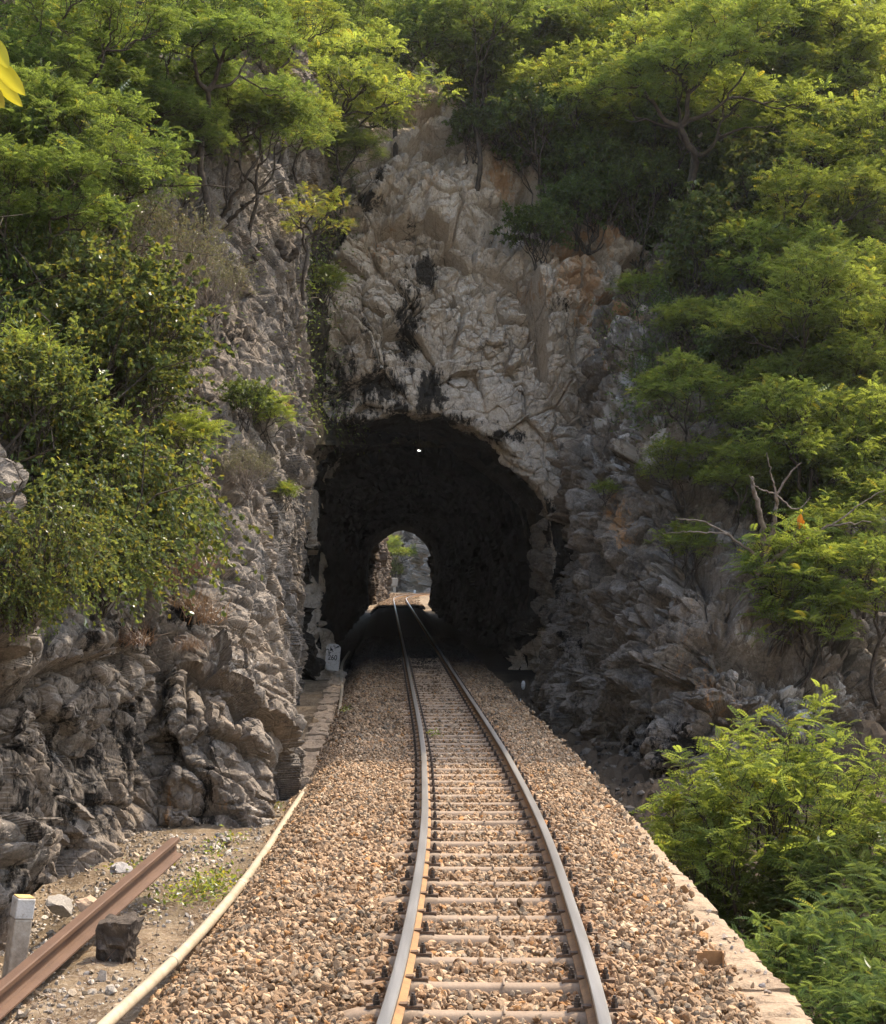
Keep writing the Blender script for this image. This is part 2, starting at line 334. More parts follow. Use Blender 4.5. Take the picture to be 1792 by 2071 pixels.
tunnel_face, gT = sheet('tunnel_face', Tn, 1250, 880, M['rock_face'], .95, .75, 17, stT, fix=lambda v: .28+.72*np.clip((np.linalg.norm((v-W(*arch.mean(0)))[:, [0, 2]], axis=1)-3.4)/2.2, 0, 1), soot_dark=mouth_dark, wt=(1.1, .75, .7, .3), st_=.75, pl=1.0, wu=(.35, .35, .5, 1, 1, 1, 1, 1, 1, 1, 1, 1, 1, .8, .6, .4), wv=(.25, .4, .6, .8, 1.1, 1.2, 1.2, 1.2, .8, .6))
# the bore itself
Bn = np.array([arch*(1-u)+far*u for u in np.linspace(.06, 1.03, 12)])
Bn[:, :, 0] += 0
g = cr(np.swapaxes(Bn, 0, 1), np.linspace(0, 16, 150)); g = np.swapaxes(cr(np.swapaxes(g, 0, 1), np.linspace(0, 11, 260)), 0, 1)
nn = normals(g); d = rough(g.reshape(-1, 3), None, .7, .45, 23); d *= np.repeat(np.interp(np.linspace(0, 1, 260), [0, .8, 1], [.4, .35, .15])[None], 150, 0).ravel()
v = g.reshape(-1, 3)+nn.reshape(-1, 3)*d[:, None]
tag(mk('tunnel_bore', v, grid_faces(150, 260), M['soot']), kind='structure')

# ---- cliff on the right of the mouth: columns run from the mouth to the right and towards the camera
R = [
 [P(1100, 1540, 45), P(1098, 1350, 45.5), P(1115, 1150, 46), P(1150, 950, 46.5), P(1185, 780, 47), P(1215, 620, 48), P(1245, 520, 51)],
 [P(1130, 1550, 40.5), P(1116, 1350, 41.5), P(1138, 1150, 42), P(1172, 950, 43), P(1198, 780, 44.5), P(1226, 620, 46.5), P(1260, 530, 50)],
 [P(1175, 1590, 36), P(1160, 1390, 37.5), P(1185, 1170, 39), P(1212, 960, 41), P(1236, 790, 43), P(1256, 625, 45), P(1290, 530, 48.5)],
 [P(1240, 1680, 31.5), P(1225, 1410, 33.2), P(1250, 1180, 35.4), P(1272, 970, 38), P(1296, 785, 40.5), P(1312, 600, 43.6), P(1335, 520, 47)],
 [P(1330, 1720, 29.3), P(1320, 1430, 30.4), P(1340, 1190, 32.4), P(1350, 990, 35.4), P(1372, 800, 38.6), P(1392, 630, 42), P(1400, 530, 46)],
 [P(1425, 1730, 28.3), P(1425, 1440, 28.9), P(1432, 1200, 31), P(1450, 1050, 34.2), P(1460, 870, 37.8), P(1480, 690, 41.5), P(1480, 550, 46)],
 [P(1560, 1730, 28.3), P(1560, 1450, 28.8), P(1562, 1270, 30.8), P(1572, 1130, 33.8), P(1590, 910, 37), P(1600, 730, 41), P(1600, 590, 45)],
 [P(1700, 1730, 28.8), P(1700, 1450, 29.3), P(1702, 1270, 31.3), P(1712, 1130, 34), P(1720, 910, 37), P(1730, 730, 41), P(1730, 590, 45)],
 [P(1860, 1730, 30), P(1860, 1450, 30.5), P(1860, 1270, 32.5), P(1860, 1130, 34.8), P(1860, 910, 37.5), P(1860, 730, 41), P(1860, 590, 45)],
 [P(2200, 1760, 30), P(2200, 1450, 31), P(2200, 1270, 33), P(2200, 1130, 35), P(2200, 910, 38), P(2200, 730, 41), P(2200, 590, 44)],
]
stR = [(1265, 760, 41, 55, 140, 2, .5), (1230, 900, 40, 40, 80, 2, .36), (1450, 1400, 29, 80, 110, 1, .33), (1400, 1270, 30, 40, 60, 1, .3), (1270, 1050, 35, 30, 70, 1, .55), (1260, 640, 44, 22, 70, 1, .8), (1225, 740, 44, 12, 60, 1, .6), (1650, 1420, 29, 130, 60, 2, .5), (1530, 1330, 29, 50, 90, 2, .4),
       (1350, 1500, 30, 60, 60, 0, .6), (1300, 1540, 31, 50, 60, 0, .5), (1150, 1350, 40, 40, 200, 0, .35), (1450, 1560, 29, 60, 50, 0, .45),
       (1290, 720, 41.5, 14, 26, 2, 1.0), (1270, 770, 40.6, 14, 26, 2, 1.0), (1245, 815, 40, 15, 24, 2, 1.0), (1222, 850, 41, 14, 12, 2, .8), (1262, 925, 38.5, 13, 24, 2, 1.0), (1315, 880, 38, 15, 40, 2, 1.0), (1300, 920, 38, 14, 40, 2, 1.0), (1275, 650, 43.5, 18, 18, 2, .8), (1335, 800, 38.5, 16, 14, 2, .6)]
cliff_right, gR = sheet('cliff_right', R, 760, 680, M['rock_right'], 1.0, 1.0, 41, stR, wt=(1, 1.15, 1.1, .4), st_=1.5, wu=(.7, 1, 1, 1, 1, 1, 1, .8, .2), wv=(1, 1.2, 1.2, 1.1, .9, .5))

# ---- wooded hillside behind and above the cliffs, with its far slope down to the other mouth
hx = [-700, -300, 0, 300, 480, 620, 760, 900, 1100, 1300, 1500, 1800, 2200, 2700]
hd = {900: [22, 20, 21.5, 25, 30, 39, 49.5, 49.5, 49, 46, 41, 39, 38, 36], 650: [23, 21, 23.5, 27.5, 33, 40.5, 50.5, 50.5, 50, 47.5, 45, 44, 43, 42], 450: [25, 23, 25.5, 30.5, 36, 43, 51, 51, 50.5, 49, 47.5, 47, 46, 46],
      250: [27, 26, 29, 34, 39.5, 45.5, 52, 52.3, 51.8, 51.5, 51, 51, 50, 50], 100: [30, 29, 32, 37, 42, 47.5, 54, 54.5, 54.5, 54.5, 54, 54, 54, 55], -40: [34, 33, 36, 40, 45, 51, 58, 58.5, 58.5, 58, 58, 58, 58, 60]}
H = [[P(x, y, hd[y if y > 0 else -40][i]-(1.5 if y < 0 else 0)) for y in (900, 650, 450, 250, 100, -15)]+[P(x, -15, hd[-40][i]-1.5)*W(1, 0, 1)+W(0, hd[-40][i]+dy, dz) for dy, dz in ((12, -2.), (34, -6))]+[P(x, -40, 60)*W(1, 0, 0)+W(0, 116.5, 9.5)] for i, x in enumerate(hx)]
net = np.array(H); g = cr(net, np.linspace(0, len(hx)-1, 260)); g = np.swapaxes(cr(np.swapaxes(g, 0, 1), np.linspace(0, 8, 200)), 0, 1)
nr = normals(g).reshape(-1, 3); v = g.reshape(-1, 3); v = v+nr*(.5*fbm(v/3., 4, 77)+.25*facet(v, 1.2, 78))[:, None]
t = NT('hill_soil'); c = t.coord()
M['soil'] = t.pbr(t.ramp(t.noise(c, 2.5, 9, .7), [(.36, (.02, .018, .012)), (.5, (.05, .042, .026)), (.62, (.10, .08, .055)), (.75, (.2, .18, .15))]), .95, 0, t.bump(t.noise(c, 6, 8, .7), .2), .1)
tag(mk('hillside', v, grid_faces(260, 200), M['soil']), kind='structure'); VIS.append(v); HILL = v.reshape(260, 200, 3)

# ---- cutting and cliff beyond the far mouth
Fc = [[P(x, 1232, 168+dy) , P(x, 1205, 169+dy), P(x, 1170, 171+dy), P(x, 1120, 174+dy), P(x, 1060, 178+dy), P(x, 1000, 184+dy)] for x, dy in ((560, 10), (680, 4), (740, 2), (780, 0), (815, 1), (845, -6), (870, -12), (940, -22), (1100, -34))]
far_cliff, gF = sheet('far_cliff', Fc, 260, 160, M['rock_far'], 2.2, 1.6, 61)
Fw = [[P(x, 1216+a, Y)+W(0, 0, 0), P(x-1, 1170, Y), P(x-2, 1120, Y), P(x-6, 1040, Y)] for x, Y, a in ((747, 117, 8), (757, 124, 4), (768, 131, 2), (775, 137, 0), (778, 142, 0), (770, 150, 0))]
M['rock_brown'] = rock_mat('limestone_dark', (.03, .024, .019), (.07, .054, .04), (.13, .10, .075), (.14, .09, .05), .6, .5, .6)  # brown rock darkened in colour to stand for shade on the far walls
sheet('far_cutting_left', Fw, 150, 130, M['rock_brown'], .8, .5, 67)
Fw = [[P(x, 1222, Y), P(x+1, 1170, Y), P(x+1, 1120, Y), P(x+4, 1040, Y)] for x, Y in ((874, 117), (872, 119), (873, 120.5), (900, 121.5), (1000, 122))][::-1]
sheet('far_cutting_right', Fw, 100, 100, M['rock_brown'], .6, .4, 71)

# ---- unseen pale slope behind the camera, added to bounce fill light
V = [[W(x, -22, -7), W(x, -34, 6+.02*x), W(x*1.05, -44, 18), W(x*1.1, -56, 31), W(x*1.1, -70, 38)] for x in (-160, -80, -30, 10, 50, 100, 180)]
net = np.array(V)[::-1]; g = cr(net, np.linspace(0, 6, 120)); g = np.swapaxes(cr(np.swapaxes(g, 0, 1), np.linspace(0, 4, 90)), 0, 1); v = g.reshape(-1, 3); v = v+normals(g).reshape(-1, 3)*(2*fbm(v/14., 4, 7))[:, None]
t = NT('valley_limestone'); c = t.coord(); n = t.noise(c, .12, 8, .7)
M['valley'] = t.pbr(t.ramp(n, [(.4, (.10, .12, .04)), (.48, (.52, .47, .39)), (.65, (.64, .58, .49))]), .95)
tag(mk('valley_slope', v, grid_faces(120, 90), M['valley']), kind='structure')
# ================================================================ ground, ballast, track
_Y = np.arange(-20, 230, .25)
def _smooth(a, k=9): return np.convolve(np.pad(a, k, 'edge'), np.ones(2*k+1)/(2*k+1), 'valid')
_zr = _smooth(np.interp(_Y, [-20, 5, 7.6, 9, 10.4, 12, 13.6, 15.2, 17.3, 20.5, 24.6, 30, 45, 118, 130, 150, 230], [2.05, 2.12, 2.17, 2.205, 2.235, 2.255, 2.265, 2.285, 2.30, 2.34, 2.375, 2.39, 2.385, 2.33, 2.3, 1.86, 1.8]), 4)
_c = _smooth(np.interp(_Y, [-20, 4, 6, 7.6, 8.39, 9.07, 10.43, 11.78, 13.56, 15.23, 17.28, 20.5, 24.6, 30, 44.9, 118, 136, 230], [-2.2, .06, .17, .249, .278, .302, .328, .352, .367, .362, .335, .285, .176, -.005, -.524, -3.1, -3.74, -5]), 3)
def zr(y): return CZ-np.interp(y, _Y, _zr)
def cx(y): return np.interp(y, _Y, _c)
def sst(a, b, x): u = np.clip((x-a)/(b-a), 0, 1); return u*u*(3-2*u)
def EDGE(y): return np.interp(y, [8, 14], [1.79, 1.66])                                   # centre line to outer edge of the coping
def ground_z(x, y):
    x = np.asarray(x, float); y = np.asarray(y, float); o = x-cx(y); r = zr(y); p = np.stack([x, y, 0*x], -1).reshape(-1, 3)
    n = fbm(p*.7, 4, 91).reshape(x.shape); n2 = fbm(p*4, 3, 92).reshape(x.shape)
    low = r-.64+.10*n+.035*n2-.35*sst(-3.1, -4.3, o)*sst(20, 14, y)
    bal = r-.34+.02*n2
    z = low+(bal-low)*sst(-2.2, -1.5, o)
    gul = -3.6+.5*n+.12*n2+2.0*sst(23, 30, y)+.5*sst(36, 44, y)+.14*np.clip(o-1.7, 0, 9)
    inb = sst(44.5, 46.5, y)
    gul = gul*(1-inb)+(r-.62+.06*n)*inb
    z = np.where(o > EDGE(y)-.12, gul, z)
    z = np.where((o > 1.5) & (o <= EDGE(y)-.12), r-.5, z)
    far_ = sst(120, 126, y)
    return z*(1-far_)+far_*(r-.2+.05*n)
xs = np.concatenate([np.linspace(-60, -9, 18), np.linspace(-8.6, -3, 70), np.linspace(-2.95, 3.0, 150), np.linspace(3.05, 9, 50), np.linspace(9.6, 60, 18)])
ys = np.concatenate([np.linspace(-60, 2, 16), np.linspace(3, 26, 260), np.linspace(26.2, 60, 150), np.linspace(61, 112, 40), np.linspace(113, 160, 70), np.linspace(170, 400, 8)])
gx, gy = np.meshgrid(xs, ys, indexing='ij'); gx2 = gx+np.interp(gy, _Y, _c)*np.exp(-(gx/6)**2)
gz = ground_z(gx2, gy)
t = NT('dirt'); c = t.coord(); n = t.noise(c, 3, 9, .7); n2 = t.noise(c, 26, 6, .75); n3 = t.noise(c, .6, 4, .6)
col = t.ramp(n, [(.33, (.10, .07, .045)), (.5, (.20, .145, .09)), (.66, (.29, .22, .14))])
peb = t.ramp(n2, [(.5, 0.), (.62, 1.)]); col = t.mix(t.math('MULTIPLY', peb, .5), col, (.4, .34, .26))
col = t.mix(t.ramp(n3, [(.5, 0.), (.62, .5)]), col, (.075, .06, .038))
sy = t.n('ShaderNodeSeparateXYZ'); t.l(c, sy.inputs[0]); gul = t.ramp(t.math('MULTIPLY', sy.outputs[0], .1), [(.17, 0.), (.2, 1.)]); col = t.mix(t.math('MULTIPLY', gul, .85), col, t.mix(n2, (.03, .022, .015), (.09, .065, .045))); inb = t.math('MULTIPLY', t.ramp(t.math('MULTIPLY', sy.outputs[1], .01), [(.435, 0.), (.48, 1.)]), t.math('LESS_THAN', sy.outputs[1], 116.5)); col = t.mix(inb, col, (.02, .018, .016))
M['dirt'] = t.pbr(col, .95, 0, t.bump(n2, .04, .8, t.bump(n, .08, .6)), .1)
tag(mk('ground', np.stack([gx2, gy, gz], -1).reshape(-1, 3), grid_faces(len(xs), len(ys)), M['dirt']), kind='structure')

# ---- stones
def stone_proto(sub, seed, cuts):
    b = bmesh.new(); bmesh.ops.create_icosphere(b, subdivisions=sub, radius=1.0)
    v = np.array([q.co[:] for q in b.verts]); f = np.array([[q.index for q in a.verts] for a in b.faces]); b.free()
    r = np.random.default_rng(seed); v *= 1+.12*r.standard_normal((len(v), 1))
    for _ in range(cuts):
        n = r.standard_normal(3); n /= np.linalg.norm(n); h = r.uniform(.42, .8); e = v@n; k = e > h; v[k] -= np.outer(e[k]-h, n)
    return v*np.array([1.15, .9, .68]), f
NEAR = [stone_proto(2, 100+i, 8) for i in range(14)]; FARP = [stone_proto(1, 200+i, 5) for i in range(12)]
def rand_rot(n, r):
    q = r.standard_normal((n, 4)); q /= np.linalg.norm(q, axis=1, keepdims=True); a, b, c_, d = q.T
    return np.stack([np.stack([1-2*(c_*c_+d*d), 2*(b*c_-a*d), 2*(b*d+a*c_)], -1), np.stack([2*(b*c_+a*d), 1-2*(b*b+d*d), 2*(c_*d-a*b)], -1), np.stack([2*(b*d-a*c_), 2*(c_*d+a*b), 1-2*(b*b+c_*c_)], -1)], 1)
def stones(name, pos, size, protos, mat, palette, parent=None, jit=.18, pw=None, r=rng):
    oo_ = np.abs(pos[:, 0]-cx(pos[:, 1])); rail_ = np.exp(-((oo_-.535)/.14)**2)*(oo_ < 1); k = r.integers(0, len(protos), len(pos)); Rm = rand_rot(len(pos), r); vs, fs, cs, n = [], [], [], 0
    pal = np.array(palette); pat = fbm(np.stack([pos[:, 0]*.8, pos[:, 1]*.5, 0*pos[:, 0]], 1), 3, 303); pc = pal[r.choice(len(pal), len(pos), p=pw)]*(1+jit*r.standard_normal((len(pos), 1)))*(1+.22*pat[:, None])*(1-rail_[:, None]*np.array([.22, .34, .42]))
    for i, (pv, pf) in enumerate(protos):
        q = np.where(k == i)[0]
        if not len(q): continue
        v = np.einsum('nij,vj->nvi', Rm[q], pv)*size[q][:, None, None]+pos[q][:, None]
        vs.append(v.reshape(-1, 3)); fs.append((pf[None]+(n+np.arange(len(q))*len(pv))[:, None, None]).reshape(-1, 3)); n += len(q)*len(pv)
        cs.append(np.repeat(np.clip(pc[q]*shade_soot_at(pos[q, 1])[:, None], .012, .9), len(pv), 0))
    return mk(name, np.concatenate(vs), np.concatenate(fs), mat, parent, attrs={'tint': np.concatenate(cs)})
t = NT('crushed_stone'); c = t.coord(); a = t.attr('tint')
g = t.ramp(t.noise(c, 55, 6, .7), [(.3, .62), (.7, 1.25)]); M['stone'] = t.pbr(t.mix(1.0, a.outputs['Color'], g, 'MULTIPLY'), .9, 0, t.bump(t.noise(c, 70, 5, .7), .008, .8), .2)
PAL = [(.32, .207, .118), (.38, .26, .157), (.235, .15, .085), (.31, .222, .143), (.185, .143, .10), (.43, .325, .21), (.32, .168, .068)]
PW = [.26, .17, .20, .13, .13, .07, .04]
def bal_pts(y0, y1, dens, o0=-2.25, o1=1.42):
    n = int((y1-y0)*(o1-o0)*dens); y = rng.uniform(y0, y1, n); o = o0+(np.interp(y, [8, 10, 16, 22], [1.42, 1.42, 1.50, 1.60])+rng.normal(0, .04, n)-o0)*rng.uniform(0, 1, n); x = cx(y)+o
    r = zr(y); top = r-.178+.03*vnoise(np.stack([x*1.1, y*1.1, 0*x], 1), 95)
    top = np.where(np.abs(o) < .45, top-.0, top)
    top = np.where(o < -1.6, top-(.5)*sst(-1.6, -2.35, o)*.93, top)
    top = np.where(o > 1.0, top-.075*sst(1.0, 1.42, o), top)
    top = np.where(o > .60, top+.035, top); top = np.where(o < -.64, top+.022, top)
    # keep the rail foot and the top of each sleeper mostly clear
    rail = np.minimum(np.abs(o-.535), np.abs(o+.535)); top = np.where(rail < .085, top-.06, top)
    return x, y, top, o
SP, Y0 = .642, 7.10
def sleeper_clear(y, o):
    d = np.abs((y-Y0+SP/2) % SP-SP/2); return (d < .066) & (o > -.80) & (o < .60)
def ballast(y0, y1, dens, protos, smin, smax, name):
    x, y, top, o = bal_pts(y0, y1, dens)
    s = rng.uniform(smin, smax, len(x))*rng.choice([.6, 1, 1.45], len(x), p=[.38, .45, .17])
    keep = ~(sleeper_clear(y, o) & (rng.uniform(0, 1, len(x)) > .34)); keep &= ~((np.abs(np.abs(o)-.535) < .05))
    lift = rng.uniform(-.028, .012, len(x))
    # a few loose stones thrown onto the coping
    return np.stack([x, y, top+lift], 1)[keep], s[keep], protos
def shade_soot_at(y): return 1-.32*sst(19, 30, y)-.64*sst(31, 48, y)*(y < 116)  # shade before the mouth put into stone colour, soot deeper towards the tunnel
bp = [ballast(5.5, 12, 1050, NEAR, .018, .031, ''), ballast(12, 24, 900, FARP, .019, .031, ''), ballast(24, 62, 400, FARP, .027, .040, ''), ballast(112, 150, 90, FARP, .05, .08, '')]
parts_ = []
for i, (p, s, pr) in enumerate(bp):
    parts_.append((p, s, pr))
def merge_stones(name, lst, mat, palette, pw):
    vs, fs, cs, n = [], [], [], 0
    for p, s, pr in lst:
        o = stones('tmp', p, s, pr, mat, palette, pw=pw); me = o.data
        v = np.empty(len(me.vertices)*3, np.float32); me.vertices.foreach_get('co', v); f = np.empty(len(me.loops), np.int32); me.loops.foreach_get('vertex_index', f)
        cc = np.empty(len(me.vertices)*4, np.float32); me.attributes['tint'].data.foreach_get('color', cc)
        vs.append(v.reshape(-1, 3)); fs.append(f.reshape(-1, 3)+n); cs.append(cc.reshape(-1, 4)[:, :3]); n += len(me.vertices)
        bpy.data.objects.remove(o); bpy.data.meshes.remove(me)
    return mk(name, np.concatenate(vs), np.concatenate(fs), mat, attrs={'tint': np.concatenate(cs)})
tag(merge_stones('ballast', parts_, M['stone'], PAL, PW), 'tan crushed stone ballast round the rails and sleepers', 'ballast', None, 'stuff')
# bed below the loose stones
xs2 = np.linspace(-2.3, 1.5, 60); ys2 = np.concatenate([np.linspace(4, 48, 300), np.linspace(49, 165, 120)]); a, b = np.meshgrid(xs2, ys2, indexing='ij')
zz = zr(b)-.205-.46*sst(-1.6, -2.3, a)-.13*sst(1.0, 1.42, a)+.02*vnoise(np.stack([a*6, b*6, 0*a], -1).reshape(-1, 3), 5).reshape(a.shape)
t = NT('ballast_bed'); c = t.coord(); vd = t.n('ShaderNodeTexVoronoi'); t.l(c, vd.inputs['Vector']); vd.inputs['Scale'].default_value = 17
sx = t.n('ShaderNodeSeparateXYZ'); t.l(c, sx.inputs[0])
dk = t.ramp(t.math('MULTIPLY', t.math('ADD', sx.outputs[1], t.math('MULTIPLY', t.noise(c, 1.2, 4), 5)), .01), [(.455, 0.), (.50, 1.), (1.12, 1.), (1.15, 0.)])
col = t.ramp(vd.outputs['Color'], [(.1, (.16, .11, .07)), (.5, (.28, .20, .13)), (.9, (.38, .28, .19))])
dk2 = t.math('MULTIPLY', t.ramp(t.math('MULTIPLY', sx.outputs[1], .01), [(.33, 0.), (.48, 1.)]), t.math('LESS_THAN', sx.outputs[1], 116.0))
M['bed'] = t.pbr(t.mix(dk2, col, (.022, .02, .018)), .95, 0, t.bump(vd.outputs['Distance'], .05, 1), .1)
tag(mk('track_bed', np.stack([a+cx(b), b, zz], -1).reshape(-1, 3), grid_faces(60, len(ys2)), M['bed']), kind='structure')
# paler small gravel and stones on the low ground to the left
n = 11000; y = rng.uniform(6, 21, n)**1.0; o = -2.25-np.abs(rng.uniform(0, 1, n))*2.4; x = cx(y)+o
dn = fbm(np.stack([x*.9, y*.9, 0*x], 1), 3, 33); keep = (dn+rng.uniform(-.3, .3, n) > np.where(o > -2.75, .05, -.28)); x, y, o = x[keep], y[keep], o[keep]
s = np.exp(rng.normal(-4.15, .42, len(x))); p = np.stack([x, y, ground_z(x, y)+s*.25], 1)
tag(merge_stones('gravel', [(p, s, FARP)], M['stone'], [(.36, .31, .25), (.44, .39, .32), (.27, .22, .16), (.33, .25, .17), (.18, .165, .15)], [.28, .12, .25, .2, .15]), 'pale loose gravel scattered over the dirt beside the cliff', 'gravel', None, 'stuff')

# ---- rails
path_y = np.concatenate([np.arange(5.0, 26, .2), np.arange(26, 134, .8)])
pc = np.stack([cx(path_y), path_y, zr(path_y)], 1)
end, h0 = pc[-1], math.atan2(-.62, 18)
ph = np.linspace(.02, .9, 50); Rr = 40.0
arc = np.stack([end[0]+Rr*(math.cos(h0)-np.cos(ph+h0))*1.0, end[1]+Rr*(np.sin(ph+h0)-math.sin(h0)), 0*ph], 1); arc[:, 2] = zr(arc[:, 1])
pc = np.concatenate([pc, arc])
def sweep(off, prof, mids, mb, y0=None, y1=None, zoff=0.0):
    q = pc if y0 is None else pc[(pc[:, 1] > y0) & (pc[:, 1] < y1)]
    tn = np.gradient(q, axis=0); tn /= np.linalg.norm(tn, axis=1, keepdims=True); sd = np.cross(tn, [0, 0, 1.]); sd /= np.linalg.norm(sd, axis=1, keepdims=True)
    prof = np.array(prof); n = len(prof)
    v = q[:, None]+sd[:, None]*(off+prof[None, :, :1])+np.array([0, 0, 1.])*(prof[None, :, 1:]+zoff)
    f = [[i*n+j, i*n+(j+1) % n, (i+1)*n+(j+1) % n, (i+1)*n+j] for i in range(len(q)-1) for j in range(n)]
    s0 = mb.n; mb.v.append(v.reshape(-1, 3)); mb.n += len(q)*n
    for k, fa in enumerate(f): mb.f[4].append([a+s0 for a in fa]); mb.m[4].append(mids[k % n])
    for ends in (list(range(n))[::-1], [(len(q)-1)*n+j for j in range(n)]):
        mb.f.setdefault(n, []).append([a+s0 for a in ends]); mb.m.setdefault(n, []).append(0)
HEAD = [(-.020, -.038), (.020, -.038), (.034, -.030), (.0345, -.008), (.029, -.001), (.012, 0.0), (-.012, 0.0), (-.029, -.001), (-.0345, -.008), (-.034, -.030)]
HM = [0, 0, 0, 1, 1, 1, 1, 1, 0, 0]
FOOT = [(-.057, -.134), (.057, -.134), (.057, -.124), (.018, -.112), (.0075, -.098), (.0075, -.039), (-.0075, -.039), (-.0075, -.098), (-.018, -.112), (-.057, -.124)]
def rusty(name, base, dark, rough=.75, sc=8):
    t = NT(name); c = t.coord(); n = t.noise(c, sc, 8, .7); n2 = t.noise(c, sc*7, 4, .7)
    return t.pbr(t.mix(t.ramp(n2, [(.35, 0.), (.75, .5)]), t.ramp(n, [(.35, dark), (.65, base)]), tuple(a*1.35 for a in base)), rough, 0, t.bump(n2, .002, .6), .3)
M['rust'] = rusty('rust_dusty', (.30, .165, .07), (.16, .09, .045), .8, 5)
M['rail_side'] = rusty('rail_side', (.12, .075, .045), (.05, .037, .028), .6, 6)
t = NT('polished_steel'); c = t.coord(sc=(9, .5, 9)); n = t.noise(c, 2, 4, .5); M['steel'] = t.pbr(t.ramp(n, [(.3, (.40, .37, .33)), (.7, (.45, .42, .38))]), t.ramp(n, [(.3, .34), (.7, .40)]), .9, None, .5)
M['iron'] = rusty('black_iron', (.06, .046, .036), (.024, .021, .018), .6, 20)
M['clip_rust'] = rusty('clip_rust', (.16, .10, .06), (.05, .037, .028), .75, 20)
def make_rail(off, label):
    root = empty('rail', (cx(7.), 7., zr(7.)-.134)); tag(root, label, 'rail', 'rails of the track')
    inv = Matrix.Translation(-Vector(root.location))
    mb = MB(); sweep(off, HEAD, HM, mb); h = mb.build('rail_head', [M['rail_side'], M['steel']], root); h.matrix_parent_inverse = inv
    mb = MB(); sweep(off, FOOT, [0]*10, mb); f = mb.build('rail_foot', M['rust'], root); f.matrix_parent_inverse = inv
    return root, inv
railL, inv = make_rail(-.535, 'long steel rail that carries a bolted joint, on the cliff side of the track')
FP = [(-.016, -.105), (.0, -.108), (.004, -.08), (.0, -.05), (-.016, -.042)]
for sgn in (-1, 1):
    mb = MB(); pr = [(sgn*(.016+a*1.0+.012), b) for a, b in FP]
    if sgn < 0: pr = pr[::-1]
    sweep(-.535, pr, [0]*5, mb, 14.75, 15.75); fp = mb.build('fishplate', M['iron'], railL); fp.matrix_parent_inverse = inv
    for yb in (14.9, 15.14, 15.36, 15.6):
        mb = MB(); x0 = cx(yb)-.535; z0 = zr(yb)-.075
        mb.tube([W(x0+sgn*.02, yb, z0), W(x0+sgn*.06, yb, z0)], .022, 6); mb.tube([W(x0+sgn*.058, yb, z0), W(x0+sgn*.085, yb, z0)], .013, 6)
        b_ = mb.build('bolt', M['iron'], fp); b_.matrix_parent_inverse = inv
railR, _ = make_rail(.535, 'long unbroken steel rail on the embankment edge side of the track')

# ---- steel sleepers with bolted clips
t = NT('sleeper_steel'); c = t.coord(); n = t.noise(c, 4, 8, .65); n2 = t.noise(c, 60, 4, .7)
M['sleeper'] = t.pbr(t.mix(t.ramp(n2, [(.3, 0.), (.8, .6)]), t.ramp(n, [(.35, (.15, .10, .06)), (.65, (.245, .17, .11))]), (.31, .235, .16)), .62, 0, t.bump(n2, .003, .6), .35)
def sleeper_mesh(seam):
    xsn = np.array([-.98, -.95, -.9, -.82, -.75, -.66, -.64, -.40, -.38, -.36, -.2, 0, .2, .36, .38, .40, .64, .66, .75, .82, .9, .95, .98])
    top = np.interp(np.abs(xsn), [0, .36, .38, .40, .64, .66, .75, .85, .95, .98], [-.152, -.150, -.147, -.137, -.134, -.140, -.146, -.175, -.25, -.32])
    wid = np.interp(np.abs(xsn), [0, .36, .66, .98], [.056, .064, .08, .085])
    pr = [(-1.25, -.12), (-1.05, -.055), (-.82, -.014), (-.5, 0), (0, .004), (.5, 0), (.82, -.014), (1.05, -.055), (1.25, -.12)]
    v = np.array([[[x, a*w, z+b] for a, b in pr] for x, z, w in zip(xsn, top, wid)]).reshape(-1, 3); f = grid_faces(len(xsn), 9)
    mb = MB(); mb.add(v, f.tolist()); mb.add(v[:9], [list(range(8))[::-1]]) if False else None
    if seam: mb.box((.05, 0, -.141), (.012, .15, .010))
    return mb
def build_sleeper():
    root = empty('sleeper'); b = sleeper_mesh(True).build('sleeper_beam', M['sleeper'], root, True)
    for rx in (-.535, .535):
        for sd in (-1, 1):
            mb = MB(); xx = rx+sd*.098; mb.box((xx, 0, -.125), (.10, .055, .016)); mb.box((xx-sd*.052, 0, -.112), (.045, .05, .012)); mb.box((xx+sd*.045, 0, -.135), (.02, .05, .03))
            cl = mb.build('rail_clip', M['clip_rust'], root)
            mb = MB(); mb.tube([W(xx, 0, -.118), W(xx, 0, -.092)], .021, 6); mb.tube([W(xx, 0, -.091), W(xx, 0, -.066)], .0155, 8); mb.tube([W(xx, 0, -.067), W(xx, 0, -.054)], .009, 8)
            bt = mb.build('bolt', M['iron'], cl)
    return root
proto = build_sleeper(); ny = int((47-Y0)/SP)
for k in range(-1, ny):
    y = Y0+k*SP; o = proto if k == -1 else copy_tree(proto)
    if k == -1: pass
    o.location = (float(cx(y)), y, float(zr(y))); o.rotation_euler = (0, 0, math.atan2(float(cx(y-.3)-cx(y+.3)), .6)+random.uniform(-.012, .012))
    tag(o, 'tan steel sleeper bedded in the crushed stone under the two rails', 'sleeper', 'steel sleepers under the rails')

